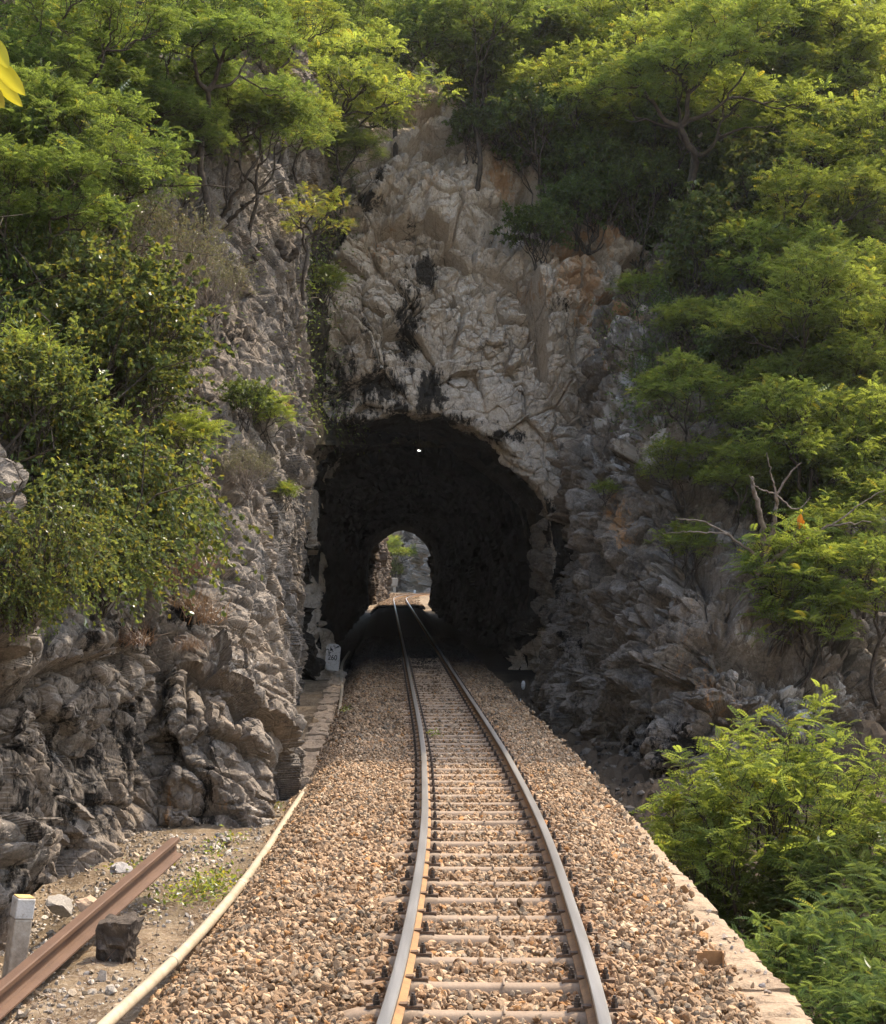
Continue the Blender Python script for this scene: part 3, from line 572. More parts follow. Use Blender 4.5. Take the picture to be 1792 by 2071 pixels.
# ---- coping and retaining wall on the right, low stone kerb on the left
t = NT('coping_stone'); c = t.coord(); n = t.noise(c, 5, 9, .7); n2 = t.noise(c, 40, 5, .7)
M['coping'] = t.pbr(t.mix(t.ramp(n2, [(.4, 0.), (.7, .5)]), t.ramp(n, [(.33, (.15, .105, .068)), (.5, (.29, .21, .135)), (.68, (.37, .28, .19))]), (.40, .31, .22)), .92, 0, t.bump(n2, .01, .9, t.bump(n, .03, .7)), .15)
wall = empty('retaining_wall', (cx(8)+EDGE(8.), 8, -3.6)); tag(wall, 'tan stone retaining wall with a worn slab coping along the ballast edge', 'wall'); winv = Matrix.Translation(-Vector(wall.location))
y = 4.0; slabs = []
while y < 45:
    L_ = random.uniform(.28, .62); w = random.uniform(.46, .54); yc = y+L_/2
    nx, nyy = 7, 9; q = np.array([[(-w+.05+(w+random.uniform(-.012, .012)*0)*i/(nx-1)), (j/(nyy-1)-.5)*(L_-.012), 0] for i in range(nx) for j in range(nyy)])
    rim = np.array([(i in (0, nx-1)) or (j in (0, nyy-1)) for i in range(nx) for j in range(nyy)])
    edge = random.uniform(-.016, .012)
    q[:, 0] += edge*(q[:, 0] > -.05)
    qq = q.copy(); wob = fbm(np.stack([q[:, 0]*6+yc*9, q[:, 1]*6, q[:, 0]*0], 1), 3, 55)
    hgt = random.uniform(-.010, .008); tl = random.uniform(-.03, .02)
    z = hgt+.022*wob-.02*rim+q[:, 0]*tl
    q[:, 0] += .018*rim*fbm(np.stack([q[:, 1]*9+yc*5, q[:, 0]*9, 0*q[:, 0]], 1), 2, 56)*(q[:, 0] > 0)
    gx_ = cx(yc+q[:, 1])+EDGE(yc+q[:, 1])-.05+q[:, 0]; top = np.stack([gx_, yc+q[:, 1], zr(yc+q[:, 1])-.27+z], 1)
    slabs.append((top, rim, nx, nyy)); y += L_
mb = MB()
for top, rim, nx, nyy in slabs:
    bot = top.copy(); bot[:, 2] -= .22
    f = grid_faces(nx, nyy)
    mb.add(top, f.tolist())
    loop = [i*nyy for i in range(nx)]+[(nx-1)*nyy+j for j in range(1, nyy)]+[i*nyy+nyy-1 for i in range(nx-2, -1, -1)]+[j for j in range(nyy-2, 0, -1)]
    vv = np.concatenate([top[loop], bot[loop]]); m_ = len(loop)
    mb.add(vv, [[a, m_+a, m_+(a+1) % m_, (a+1) % m_] for a in range(m_)])
o = mb.build('coping', M['coping'], wall); o.matrix_parent_inverse = winv
ywl = np.linspace(4, 45, 320); zwl = np.linspace(0, 1, 60); a, b = np.meshgrid(ywl, zwl, indexing='ij')
wz = -4.2+(zr(a)-.32+4.2)*b; wx = cx(a)+EDGE(a)-.04-.25*(b-1)*-1*-1*0+.22*(1-b)
pv = np.stack([wx, a, wz], -1).reshape(-1, 3); pv[:, 0] += -.13+facet(pv, .42, 66, .10, .06, .2, .09)+.015*fbm(pv*6, 2, 4)
o = mk('wall_face', pv, grid_faces(320, 60), M['coping'], wall); o.matrix_parent_inverse = winv
# rubble lying on the coping
n = 420; y = rng.uniform(6.5, 40, n); oo = EDGE(y)-.06-np.abs(rng.normal(0, .2, n)); x = cx(y)+np.clip(oo, 1.2, 1.74); s = np.exp(rng.normal(-4.1, .35, n))
tag(merge_stones('rubble', [(np.stack([x, y, zr(y)-.262+s*.35], 1), s, FARP)], M['stone'], [(.42, .36, .3), (.36, .27, .19), (.2, .18, .17), (.3, .24, .19)], [.3, .3, .2, .2]), 'loose chips lying on the stone coping', 'rubble', None, 'stuff')
n = 1500; y = rng.uniform(17, 41, n); o = 1.95+np.abs(rng.normal(0, 1.5, n)); x = cx(y)+o; s = np.exp(rng.normal(-3.35, .55, n)); keep = x < 7; x, y, s = x[keep], y[keep], s[keep]
tag(merge_stones('gully_rubble', [(np.stack([x, y, ground_z(x, y)+s*.3], 1), s, FARP)], M['stone'], [(.16, .135, .11), (.10, .085, .07), (.22, .19, .155), (.13, .09, .06)], [.3, .35, .15, .2]), 'dark broken rock fallen into the gully beside the track', 'rubble', None, 'stuff')
kerb = MB(); y = 20.6
while y < 43:
    L_ = random.uniform(.25, .7); yc = y+L_/2; w = random.uniform(.30, .42)
    nx, nyy = 6, 6; q = np.array([[(i/(nx-1)-.5)*w, (j/(nyy-1)-.5)*(L_-.03)] for i in range(nx) for j in range(nyy)])
    rim = np.array([(i in (0, nx-1)) or (j in (0, nyy-1)) for i in range(nx) for j in range(nyy)])
    xx = cx(yc)-2.42+np.interp(yc, [17, 22, 26, 43], [.0, .18, .16, 0])+q[:, 0]+random.uniform(-.05, .05); z = zr(yc)-.44+random.uniform(-.05, .04)+.05*fbm(np.stack([q[:, 0]*7+yc*3, q[:, 1]*7, 0*xx], 1), 3, 8)-.03*rim
    top = np.stack([xx, yc+q[:, 1], z], 1); bot = top.copy(); bot[:, 2] -= .35
    kerb.add(top, grid_faces(nx, nyy).tolist())
    loop = [i*nyy for i in range(nx)]+[(nx-1)*nyy+j for j in range(1, nyy)]+[i*nyy+nyy-1 for i in range(nx-2, -1, -1)]+[j for j in range(nyy-2, 0, -1)]
    m_ = len(loop); kerb.add(np.concatenate([top[loop], bot[loop]]), [[a, m_+a, m_+(a+1) % m_, (a+1) % m_] for a in range(m_)]); y += L_
tag(kerb.build('stone_kerb', M['coping']), 'low rough stone kerb beside the pipe at the foot of the cliff', 'kerb')
# ================================================================ single things beside the track
def on(x, y, dz, it=12):
    """point on the level 'rail top + dz' under a spot of the place"""
    Y = 15.0
    for _ in range(it): Y = .5*Y+.5*F*(CZ-(zr(Y)+dz))/(y*S-HY)
    return np.array([(x*S-CX)/F*Y, Y, zr(Y)+dz])
def base_empty(name, loc, label, cat, rot=(0, 0, 0), group=None):
    return tag(empty(name, loc, rot), label, cat, group)
# pipe
pp = np.array([on(x, y, -.46) for x, y in [(150, 2140), (215, 2071), (370, 1925), (480, 1800), (545, 1710), (600, 1625), (655, 1545), (674, 1495), (685, 1450), (691, 1400), (692, 1345)]])
pp = np.concatenate([pp, [pp[-1]+W(-.25, 8, 0)]])
pf = cr(pp, np.linspace(0, len(pp)-1, 160)); pf[:, 2] = _smooth(pf[:, 2], 4)
t = NT('pipe_plastic'); c = t.coord(); n = t.noise(c, 6, 6, .65); M['pipe'] = t.pbr(t.ramp(n, [(.3, (.27, .215, .145)), (.55, (.38, .31, .215)), (.75, (.44, .37, .27))]), .55, 0, t.bump(t.noise(c, 80, 3), .001, .5), .3)
pipe = base_empty('pipe', pf[0], 'long pale cream plastic pipe lying along the toe of the ballast', 'pipe'); pin = Matrix.Translation(-Vector(pipe.location))
mb = MB(); mb.tube(pf, .041, 12); o = mb.build('pipe_run', M['pipe'], pipe, True); o.matrix_parent_inverse = pin
for y in (1940, 1790, 1607, 1430):
    i = int(np.argmin(np.abs((HY-(pf[:, 2]-CZ)/pf[:, 1]*F)/S-y))); i = min(max(i, 1), len(pf)-2); 
    # screen row -> nearest sample
    rows = (HY-F*(pf[:, 2]-CZ)/pf[:, 1])/S; i = int(np.argmin(np.abs(rows-y))); d = pf[i+1]-pf[i-1]; d /= np.linalg.norm(d)
    mb = MB(); mb.tube([pf[i]-d*.06, pf[i]-d*.05, pf[i]+d*.05, pf[i]+d*.06], [.042, .048, .048, .042], 12); o = mb.build('collar', M['pipe'], pipe, True); o.matrix_parent_inverse = pin
rows = (HY-F*(pf[:, 2]-CZ)/pf[:, 1])/S; i = int(np.argmin(np.abs(rows-1545))); q = pf[i]
mb = MB(); mb.tube([q+W(-.06, 0, -.15), q+W(-.065, 0, .05), q+W(-.03, 0, .075), q+W(.05, -.05, .03), q+W(.13, -.12, -.03), q+W(.17, -.14, -.07)], .011, 6)
tag(mb.build('pipe_hook', M['iron'], None), 'bent rusty iron hook holding down the cream pipe by the kerb', 'hook')

# spare rail resting on a block
ax0 = P(-70, 2030, 9.0); 
b0 = W(-2.90, 8.3, 0); b1 = P(372, 1697, 14.3)
blk = on(228, 1950, -.60)
topz = lambda: None
zt = P(200, 1812, blk[1]+.15)[2]
b1 = P(354, 1694, 14.4); p_mid = P(165, 1853, 11.75); dv = (b1-p_mid); b0 = p_mid-dv/dv[1]*(p_mid[1]-7.5)
t = NT('rust_brown'); c = t.coord(kind='Object'); n = t.noise(c, 2.5, 8, .65); n2 = t.noise(c, 60, 5, .7)
M['rust_brown'] = t.pbr(t.mix(t.ramp(n2, [(.35, 0.), (.8, .5)]), t.ramp(n, [(.3, (.060, .031, .018)), (.7, (.105, .056, .031))]), (.14, .08, .047)), .68, 0, t.bump(n2, .003, .7), .3)
L_ = np.linalg.norm(b1-b0); yaw = math.atan2(-(b1-b0)[0], (b1-b0)[1]); pit = math.asin((b1-b0)[2]/L_)
mb = MB()
RP = [(-.066, -.150), (.066, -.150), (.066, -.138), (.020, -.124), (.0085, -.108), (.0085, -.046), (.022, -.042), (.037, -.034), (.038, -.006), (.030, 0), (-.030, 0), (-.038, -.006), (-.037, -.034), (-.022, -.042), (-.0085, -.046), (-.0085, -.108), (-.020, -.124), (-.066, -.138)]
RP = [(a*1.12, b*1.1) for a, b in RP]; mb.prism(RP[::-1], 0, L_)
rl = mb.build('spare_rail', M['rust_brown']); rl.location = b0; rl.rotation_euler = (pit, 0, yaw)
tag(rl, 'loose rusty brown rail lying propped on a dark concrete block', 'rail')
for yy in (L_-.09, L_-.21):
    mb = MB(); mb.tube([W(.0095, yy, -.078), W(.0115, yy, -.078)], .013, 10); h = mb.build('bolt_hole', M['iron'], rl)
# concrete block, wider at the top
t = NT('old_concrete'); c = t.coord(); n = t.noise(c, 9, 9, .72); M['concrete_dark'] = t.pbr(t.ramp(n, [(.35, (.04, .032, .026)), (.55, (.09, .073, .058)), (.72, (.22, .18, .14))]), .95, 0, t.bump(n, .03, .9), .1)
bm_ = bmesh.new(); bmesh.ops.create_cube(bm_, size=1.0); bmesh.ops.subdivide_edges(bm_, edges=bm_.edges[:], cuts=11, use_grid_fill=True)
vv = np.array([v.co[:] for v in bm_.verts]); ff = [[v.index for v in f.verts] for f in bm_.faces]; bm_.free()
yb_ = blk[1]+.16; zt_ = P(240, 1858, yb_)[2]; zb_ = P(240, 1956, yb_)[2]-.04; hb = zt_-zb_; vv = vv*np.array([.24, .24, hb]); vv[:, :2] *= (1+.30*(vv[:, 2:]/hb)); vv[:, 2] += hb/2; vv[:, 0] += .06*(vv[:, 2]/hb-.5)
dd = fbm(vv*7, 4, 12); nv = vv-vv.mean(0); nv /= np.linalg.norm(nv, axis=1, keepdims=True); vv += nv*(.035*dd[:, None]+facet(vv*1.0, .12, 5, .4, .2, .2, .1)[:, None]*.5)
cb = mk('concrete_block', vv, np.array(ff), M['concrete_dark']); 
cb.location = (P(238, 1900, yb_)[0], yb_, zb_); cb.rotation_euler = (0, 0, -.25)
tag(cb, 'dark weathered concrete block holding up the loose rusty rail', 'block')
# white topped post
t = NT('post_stone'); c = t.coord(); n = t.noise(c, 14, 8, .7); M['post'] = t.pbr(t.ramp(n, [(.32, (.22, .18, .135)), (.6, (.40, .34, .27)), (.75, (.46, .41, .34))]), .9, 0, t.bump(n, .01, .8), .15)
t = NT('white_paint'); c = t.coord(); n = t.noise(c, 22, 8, .72); M['white'] = t.pbr(t.ramp(n, [(.30, (.33, .28, .22)), (.42, (.70, .68, .65)), (.7, (.80, .79, .77))]), .75, 0, t.bump(n, .004, .6), .25)
t = NT('dull_white'); c = t.coord(); n = t.noise(c, 22, 8, .75); M['dull_white'] = t.pbr(t.ramp(n, [(.34, (.20, .165, .12)), (.46, (.44, .41, .37)), (.7, (.53, .51, .48))]), .8, 0, t.bump(n, .006, .7), .2)
t = NT('ochre_stain'); c = t.coord(); n = t.noise(c, 30, 6, .7); M['ochre'] = t.pbr(t.ramp(n, [(.3, (.34, .21, .07)), (.7, (.55, .38, .17))]), .9)
pb = on(30, 1952, -.66); post = base_empty('marker_post', pb, 'short square post with a white painted top and ochre cap, leaning beside the loose rail', 'post', (0.03, .13, .55))
def blockmesh(name, mat, parent, w, d, z0, z1, bev=.012, tp=1.0):
    mb = MB(); mb.box((0, 0, (z0+z1)/2), (w, d, z1-z0), taper=tp); o = mb.build(name, mat, parent); bevel(o, bev, 2); return o
blockmesh('shaft', M['post'], post, .136, .136, -.2, .35); blockmesh('painted_top', M['dull_white'], post, .139, .139, .352, .505, .01); blockmesh('cap', M['ochre'], post, .125, .125, .503, .513, .004)
# distance stone in the tunnel mouth
kb = on(671, 1352, -.5); kb = P(671, 1356, 44.2); km = base_empty('distance_stone', kb, 'white stone tablet lettered with 24 and 260 at the edge of the dark tunnel mouth', 'distance stone', (0, .085, -.06))
w, h, d = .40, .74, .14
prof = [(-w/2+.06, 0), (w/2-.01, 0), (w/2, .1), (w/2, h-.08), (w/2-.09, h), (-w/2+.09, h), (-w/2, h-.08), (-w/2, .2), (-w/2+.02, .16)]
mb = MB(); mb.prism([(x, z) for x, z in prof][::-1], -d/2, d/2); o = mb.build('tablet', M['dull_white'], km); bevel(o, .012, 2)
t = NT('black_letter_paint'); M['letter'] = t.pbr((.012, .012, .012), .8)
def text(body, loc, size, parent, rot=0, sx=.8):
    cu = bpy.data.curves.new('inscription', 'FONT'); cu.body = body; cu.size = size; cu.align_x = 'CENTER'; cu.align_y = 'CENTER'; cu.extrude = .001; cu.offset = .002
    o = bpy.data.objects.new('inscription', cu); COL.objects.link(o); o.parent = parent; o.location = loc; o.rotation_euler = (math.pi/2, -rot, 0) if rot else (math.pi/2, 0, 0); o.scale = (sx, 1, 1); cu.materials.append(M['letter'])
    me = bpy.data.meshes.new_from_object(o.evaluated_get(bpy.context.evaluated_depsgraph_get())); bpy.data.objects.remove(o)
    m = bpy.data.objects.new('inscription', me); COL.objects.link(m); m.parent = parent; m.location = loc; m.scale = (sx, 1, 1)
    m.rotation_euler = (math.pi/2, 0, 0)
    if rot: m.matrix_local = Matrix.Translation(loc) @ Matrix.Rotation(-rot, 4, 'Y') @ Matrix.Rotation(math.pi/2, 4, 'X') @ Matrix.Diagonal((sx, 1, 1, 1))
    return m
fy = -d/2-.003
text('260', (0, fy, .36), .215, km, 0, .82); text('24', (-.085, fy, .555), .215, km, .62, .82); text('2', (.035, fy, .665), .13, km, .62, .82)
mb = MB(); ca, sa = math.cos(.62), math.sin(.62)
def ar(u, w_): return [.115+u*ca-w_*sa, 0, .672+u*sa+w_*ca]
pts = [ar(-.05, -.014), ar(.0, -.014), ar(.0, -.032), ar(.07, 0), ar(.0, .032), ar(.0, .014), ar(-.05, .014)]
mb.add(pts, [[0, 1, 5, 6], [2, 3, 4]]); ao = mb.build('arrow', M['letter'], km); ao.location = (0, fy, 0)
# tan marker stone
tb = on(615, 1497, -.62); tb = P(636, 1492, 30); tm = base_empty('marker_stone', tb, 'small tan marker stone with a black ladder sign at the foot of the cliff', 'marker stone', (0, .05, .2))
M['tan_marker'] = rusty('tan_marker', (.42, .30, .17), (.34, .20, .10), .9, 14)
mb = MB(); mb.prism([(-.06, -.1), (.06, -.1), (.06, .34), (.02, .365), (-.04, .38), (-.06, .33)][::-1], -.05, .05); o = mb.build('stone', M['tan_marker'], tm); bevel(o, .008)
mb = MB()
for z in (.20, .225, .25, .275, .30): mb.box((.022, -.052, z), (.046 if z in (.20, .30) else .036, .002, .007))
for x in (.004, .022, .040): mb.box((x, -.0525, .25), (.006, .002, .1))
mb.build('inscription', M['letter'], tm)
# little white marker inside the mouth on the right, and a thin stake
wb = P(1058, 1396, 43.0); wm = base_empty('boundary_stone', wb, 'tiny rounded white stone split by a dark line at the right tunnel wall', 'marker stone', (0, .04, 0))
for z0, z1 in ((0.02, .135), (.147, .26)):
    mb = MB(); zz = np.linspace(z0, z1, 6); rr = .055*np.sqrt(np.clip(1-((zz-.14)/.13)**2, .12, 1)); mb.tube([(0, 0, z) for z in zz], rr, 10); mb.build('stone', M['white'], wm, True)
sb = P(1052, 1432, 37.5); mb = MB(); mb.tube([sb+W(-.01, 0, -.6), sb+W(0, 0, .1), sb+W(.012, 0, .22)], .009, 6); tag(mb.build('stake', M['white']), 'thin pale stake standing in the dark gully by the tunnel mouth', 'stake')
# rusty bent plate in the ballast
rb = on(1440, 1950, -.20); rb_ = base_empty('bent_plate', rb, 'rusty bent steel plate sticking out of the ballast near the coping', 'steel plate', (0, 0, -.12))
mb = MB(); mb.box((0, 0, .03), (.125, .008, .105)); mb.box((.066, -.03, .02), (.008, .07, .13)); mb.box((-.075, -.015, .04), (.035, .03, .07)); mb.build('plate', M['rust'], rb_)
# loose stones
def rock(name, loc, size, seed, label, mat='stone', tint=(.45, .42, .37)):
    pv, pf_ = stone_proto(3, seed, 9); pv = pv*np.array(size)*.5; pv += .03*np.array(size).mean()*fbm(pv*9, 3, seed)[:, None]
    o = mk(name, pv, pf_, M[mat], attrs={'tint': np.tile(tint, (len(pv), 1))}); o.location = loc; o.rotation_euler = (0, 0, seed)
    return tag(o, label, 'rock')
p = on(100, 1860, -.60); rock('rock', p+W(0, .3, .05), (.34, .3, .30), 5, 'pale angular rock lying between the white topped post and the loose rail', tint=(.27, .245, .21))
p = on(150, 1855, -.60); rock('rock', p+W(.02, .45, .03), (.46, .30, .20), 8, 'flat tan rock lying just behind the loose rail', tint=(.36, .26, .18))
p = on(238, 1768, -.62); rock('rock', p+W(0, .2, .02), (.3, .25, .2), 11, 'small grey rock at the dark foot of the left cliff above the rail end', tint=(.3, .28, .26))
p = on(455, 1710, -.60); rock('rock', p+W(0, .2, .02), (.18, .16, .15), 14, 'small pale rock between the cliff foot and the ballast', tint=(.26, .235, .20))
# equipment cabinet and marker beyond the far mouth
eb = P(797, 1203, 160); es = base_empty('equipment_cabinet', eb, 'pale cabinet on a leaning post seen through the far tunnel mouth', 'cabinet', (0, .07, .2))
mb = MB(); mb.box((0, 0, .35), (.26, .2, 1.3)); mb.build('post', M['post'], es); mb = MB(); mb.box((.0, 0, 1.28), (.62, .4, .85)); o = mb.build('cabinet', M['post'], es); bevel(o, .08, 2)
mb = MB(); eb2 = P(839, 1201, 158); mb.box(eb2+W(0, 0, .1), (.22, .2, .55)); o = mb.build('far_marker_stone', M['white']); bevel(o, .05); tag(o, 'tiny white marker stone beside the curve beyond the far tunnel mouth', 'marker stone')
# small lamp on the tunnel roof
t = NT('lamp_glow'); e = t.n('ShaderNodeEmission'); e.inputs[0].default_value = (1, .96, .9, 1); e.inputs[1].default_value = 1.2; t.l(e.outputs[0], t.out.inputs[0]); M['glow'] = t.m
lp = P(848, 911, 46.5); lmp = base_empty('tunnel_lamp', lp, 'tiny lit lamp high up in the dark of the tunnel', 'lamp')
mb = MB(); mb.tube([W(0, 0, .02), W(0, 0, 1.4)], .012, 6); mb.build('cable', M['iron'], lmp)
mb = MB(); mb.tube([W(-.045, 0, 0), W(.045, 0, -.012)], [.026, .012], 8); mb.build('bulb', M['glow'], lmp)
# ================================================================ plants
def leaf_mat(name, base, trans, gloss=.03, tw=.45):
    t = NT(name); a = t.attr('tint'); oi = t.n('ShaderNodeObjectInfo')
    hs = t.n('ShaderNodeHueSaturation'); t.l(t.math('ADD', t.math('MULTIPLY', oi.outputs['Random'], .035), .482), hs.inputs['Hue']); t.l(t.math('ADD', t.math('MULTIPLY', oi.outputs['Random'], .3), .85), hs.inputs['Value'])
    t.l(t.mix(1.0, base, a.outputs['Color'], 'MULTIPLY'), hs.inputs['Color'])
    d = t.n('ShaderNodeBsdfDiffuse'); t.l(hs.outputs[0], d.inputs[0])
    tr = t.n('ShaderNodeBsdfTranslucent'); t.l(t.mix(1.0, trans, a.outputs['Color'], 'MULTIPLY'), tr.inputs[0])
    m1 = t.n('ShaderNodeMixShader'); m1.inputs[0].default_value = tw; t.l(d.outputs[0], m1.inputs[1]); t.l(tr.outputs[0], m1.inputs[2])
    g = t.n('ShaderNodeBsdfGlossy'); g.inputs['Roughness'].default_value = .42; g.inputs[0].default_value = (.9, .9, .9, 1)
    fr = t.n('ShaderNodeLayerWeight'); fr.inputs[0].default_value = .25; m2 = t.n('ShaderNodeMixShader'); t.l(t.math('MULTIPLY', fr.outputs['Fresnel'], gloss*3), m2.inputs[0]); t.l(m1.outputs[0], m2.inputs[1]); t.l(g.outputs[0], m2.inputs[2])
    t.l(m2.outputs[0], t.out.inputs[0]); return t.m
LG = leaf_mat('leaf_pinnate', (.070, .108, .030), (.34, .39, .05))
LD = leaf_mat('leaf_dark', (.062, .094, .032), (.20, .25, .045))
LM = leaf_mat('leaf_shaded_green', (.052, .086, .027), (.21, .27, .04))  # darker leaf copy, shade put into the colour of left and middle crowns
LR = leaf_mat('leaf_round', (.070, .098, .038), (.19, .215, .035))
LT = leaf_mat('leaf_dry', (.125, .125, .07), (.18, .17, .07))
LY = leaf_mat('leaf_yellow', (.22, .21, .035), (.62, .52, .03))
LY2 = leaf_mat('leaf_yellowish', (.095, .118, .034), (.30, .34, .045))
LO = leaf_mat('leaf_orange', (.5, .2, .03), (.7, .25, .02))
LS = leaf_mat('grass_straw', (.17, .105, .06), (.18, .11, .06))
t = NT('bark'); c = t.coord(); n = t.noise(c, 9, 7, .7); M['bark'] = t.pbr(t.ramp(n, [(.35, (.028, .022, .018)), (.65, (.085, .068, .052))]), .9, 0, t.bump(n, .02, .8), .15)
t = NT('pale_bark'); c = t.coord(); n = t.noise(c, 9, 7, .7); M['bark_pale'] = t.pbr(t.ramp(n, [(.35, (.10, .075, .055)), (.65, (.25, .20, .155))]), .85, 0, t.bump(n, .02, .8), .2)

def pinnate(pairs, lw=.11, ll=.24):
    """feather leaf of unit length along +x, drooping; one kite per leaflet"""
    v, f = [], []
    def kite(b, d, w, l, tilt):
        d = np.array(d)/np.linalg.norm(d); s = np.cross(d, [0, 0, 1.]); s /= np.linalg.norm(s); n = len(v); up = np.array([0, 0, 1.])
        v.extend([b, b+d*l*.45+s*w*.5+up*tilt*l*.2, b+d*l-up*l*.12, b+d*l*.45-s*w*.5+up*tilt*l*.2]); f.append([n, n+1, n+2, n+3])
    for i in range(pairs):
        x = .14+.80*i/(pairs-1); z = -.30*x*x; k = 1-.45*abs(i/(pairs-1)-.45)
        for sd in (-1, 1): kite(np.array([x, 0, z]), (.45, sd, .10), lw*k, ll*k, .5)
    kite(np.array([.95, 0, -.28]), (1, 0, -.5), lw, ll, .3)
    return np.array(v), np.array(f)
def simple_leaf(w=.42):
    return np.array([[0, 0, 0], [.45, w/2, .05], [1, 0, -.18], [.45, -w/2, .05]]), np.array([[0, 1, 2, 3]])
def round_leaf():
    v = [[0, 0, 0], [1, 0, -.12], [.1, .36, .12], [.62, .50, .10], [1.05, .26, -.02], [.1, -.36, .12], [.62, -.50, .10], [1.05, -.26, -.02], [.55, 0, -.03]]
    return np.array(v), np.array([[0, 8, 3, 2], [8, 1, 4, 3], [0, 5, 6, 8], [8, 6, 7, 1]])
def blade():
    return np.array([[0, -.012, 0], [0, .012, 0], [.5, .009, .0], [.5, -.009, 0], [1, 0, -.18]]), None
def frames(d, r, updir=(0, 0, 1.), spread=.5):
    d = d/np.linalg.norm(d, axis=1, keepdims=True); up = np.array(updir)+spread*r.standard_normal(d.shape)
    y = np.cross(up, d); y /= np.linalg.norm(y, axis=1, keepdims=True)+1e-9; z = np.cross(d, y); return np.stack([d, y, z], 2)
def scatter(tv, tf, Rm, pos, sc):
    v = np.einsum('nij,vj->nvi', Rm, tv)*sc[:, None, None]+pos[:, None]; n, k = len(pos), len(tv)
    return v.reshape(-1, 3), (tf[None]+(np.arange(n)*k)[:, None, None]).reshape(-1, tf.shape[1])
def tints(n, k, r, sd=.16, yel=.1):
    b = np.clip(1+sd*r.standard_normal(n), .5, 1.6); y = r.uniform(0, 1, n) < yel
    c = np.stack([b*(1+.5*y), b*(1+.12*y), b*(1-.2*y)], 1); return np.repeat(c, k, 0)
class Limbs:
    def __init__(s): s.v = []; s.f = []; s.n = 0
    def tube(s, pts, r0, r1, n=5):
        pts = np.asarray(pts); m = len(pts); t = np.gradient(pts, axis=0); t /= np.linalg.norm(t, axis=1, keepdims=True)+1e-9
        a = np.cross(t, [.3, .2, 1.]); a /= np.linalg.norm(a, axis=1, keepdims=True)+1e-9; b = np.cross(a, t); th = np.arange(n)*2*math.pi/n; r = np.linspace(r0, r1, m)
        v = pts[:, None]+r[:, None, None]*(np.cos(th)[None, :, None]*a[:, None]+np.sin(th)[None, :, None]*b[:, None])
        s.v.append(v.reshape(-1, 3)); i, j = np.meshgrid(np.arange(m-1), np.arange(n), indexing='ij'); j2 = (j+1) % n
        s.f.append((np.stack([i*n+j, i*n+j2, (i+1)*n+j2, (i+1)*n+j], -1).reshape(-1, 4))+s.n); s.n += m*n
    def curve(s, a, b, r0, r1, r, bend=.12, k=5, n=5, sag=0):
        u = np.linspace(0, 1, k)[:, None]; L_ = np.linalg.norm(b-a); off = r.standard_normal(3)*bend*L_; off2 = r.standard_normal(3)*bend*.5*L_
        p = a*(1-u)+b*u+off*np.sin(math.pi*u)+off2*np.sin(2*math.pi*u); p[:, 2] -= sag*np.sin(math.pi*u[:, 0])*L_; s.tube(p, r0, r1, n); return p
def grow(tips, base, r, r0=.06, stems=1, min_r=.006, first=.45):
    lb = Limbs(); dirs = np.zeros_like(tips)
    def split(idx, k):
        c = tips[idx]; cen = [c[r.integers(len(c))]]
        for _ in range(k-1): dd = np.min([((c-q)**2).sum(1) for q in cen], 0); cen.append(c[np.argmax(dd*r.uniform(.5, 1, len(c)))])
        for _ in range(3):
            lab = np.argmin([((c-q)**2).sum(1) for q in cen], 0); cen = [c[lab == i].mean(0) if (lab == i).any() else cen[i] for i in range(k)]
        return [idx[lab == i] for i in range(k) if (lab == i).any()]
    def rec(start, idx, rad, depth):
        if len(idx) <= 3 or depth > 9:
            for i in idx: lb.curve(start, tips[i], max(rad*.7, min_r), min_r*.6, r, .08, 4, 3); d = tips[i]-start; dirs[i] = d/(np.linalg.norm(d)+1e-6)
            return
        for q in split(idx, 2 if len(idx) < 12 else int(r.integers(2, 4))):
            c = tips[q].mean(0); node = start+(c-start)*(first if depth else .5)+r.standard_normal(3)*.04*np.linalg.norm(c-start); node[2] -= .06*np.linalg.norm(c-start)
            rr = max(min_r, rad*(len(q)/len(idx))**.42); lb.curve(start, node, rad*.95 if depth else rad, rr, r, .09, 5, 6 if rr > .02 else 4); rec(node, q, rr, depth+1)
    idx = np.arange(len(tips))
    if stems == 1:
        fork = base+(tips.mean(0)-base)*.42+np.array([0, 0, -.1]); lb.curve(base-np.array([0, 0, .6]), fork, r0, r0*.75, r, .08, 8, 7); rec(fork, idx, r0*.75, 0)
    else:
        for q in split(idx, stems): b = base+r.standard_normal(3)*np.array([.12, .12, 0]); rec(b-np.array([0, 0, .3]), q, r0*.7, 0)
    return lb, dirs
PROTO = {}
def crown_pads(r, n, R_, z0, dome, pr, tips, flat=.25):
    out = []
    for i in range(n):
        a = i*2.399+r.uniform(-.3, .3); q = R_*math.sqrt((i+.5)/n)*r.uniform(.85, 1.1); cz = z0+dome*(1-(q/R_)**2)+r.normal(0, .22*R_*.5)
        k = int(tips*r.uniform(.7, 1.3)); th = r.uniform(0, 2*math.pi, k); rr = pr*r.uniform(.75, 1.3)*np.sqrt(r.uniform(0, 1, k))
        out.append(np.stack([q*math.cos(a)+rr*np.cos(th), q*math.sin(a)+rr*np.sin(th), cz-flat*rr*rr/pr+r.normal(0, .15*pr, k)], 1))
    return np.concatenate(out)
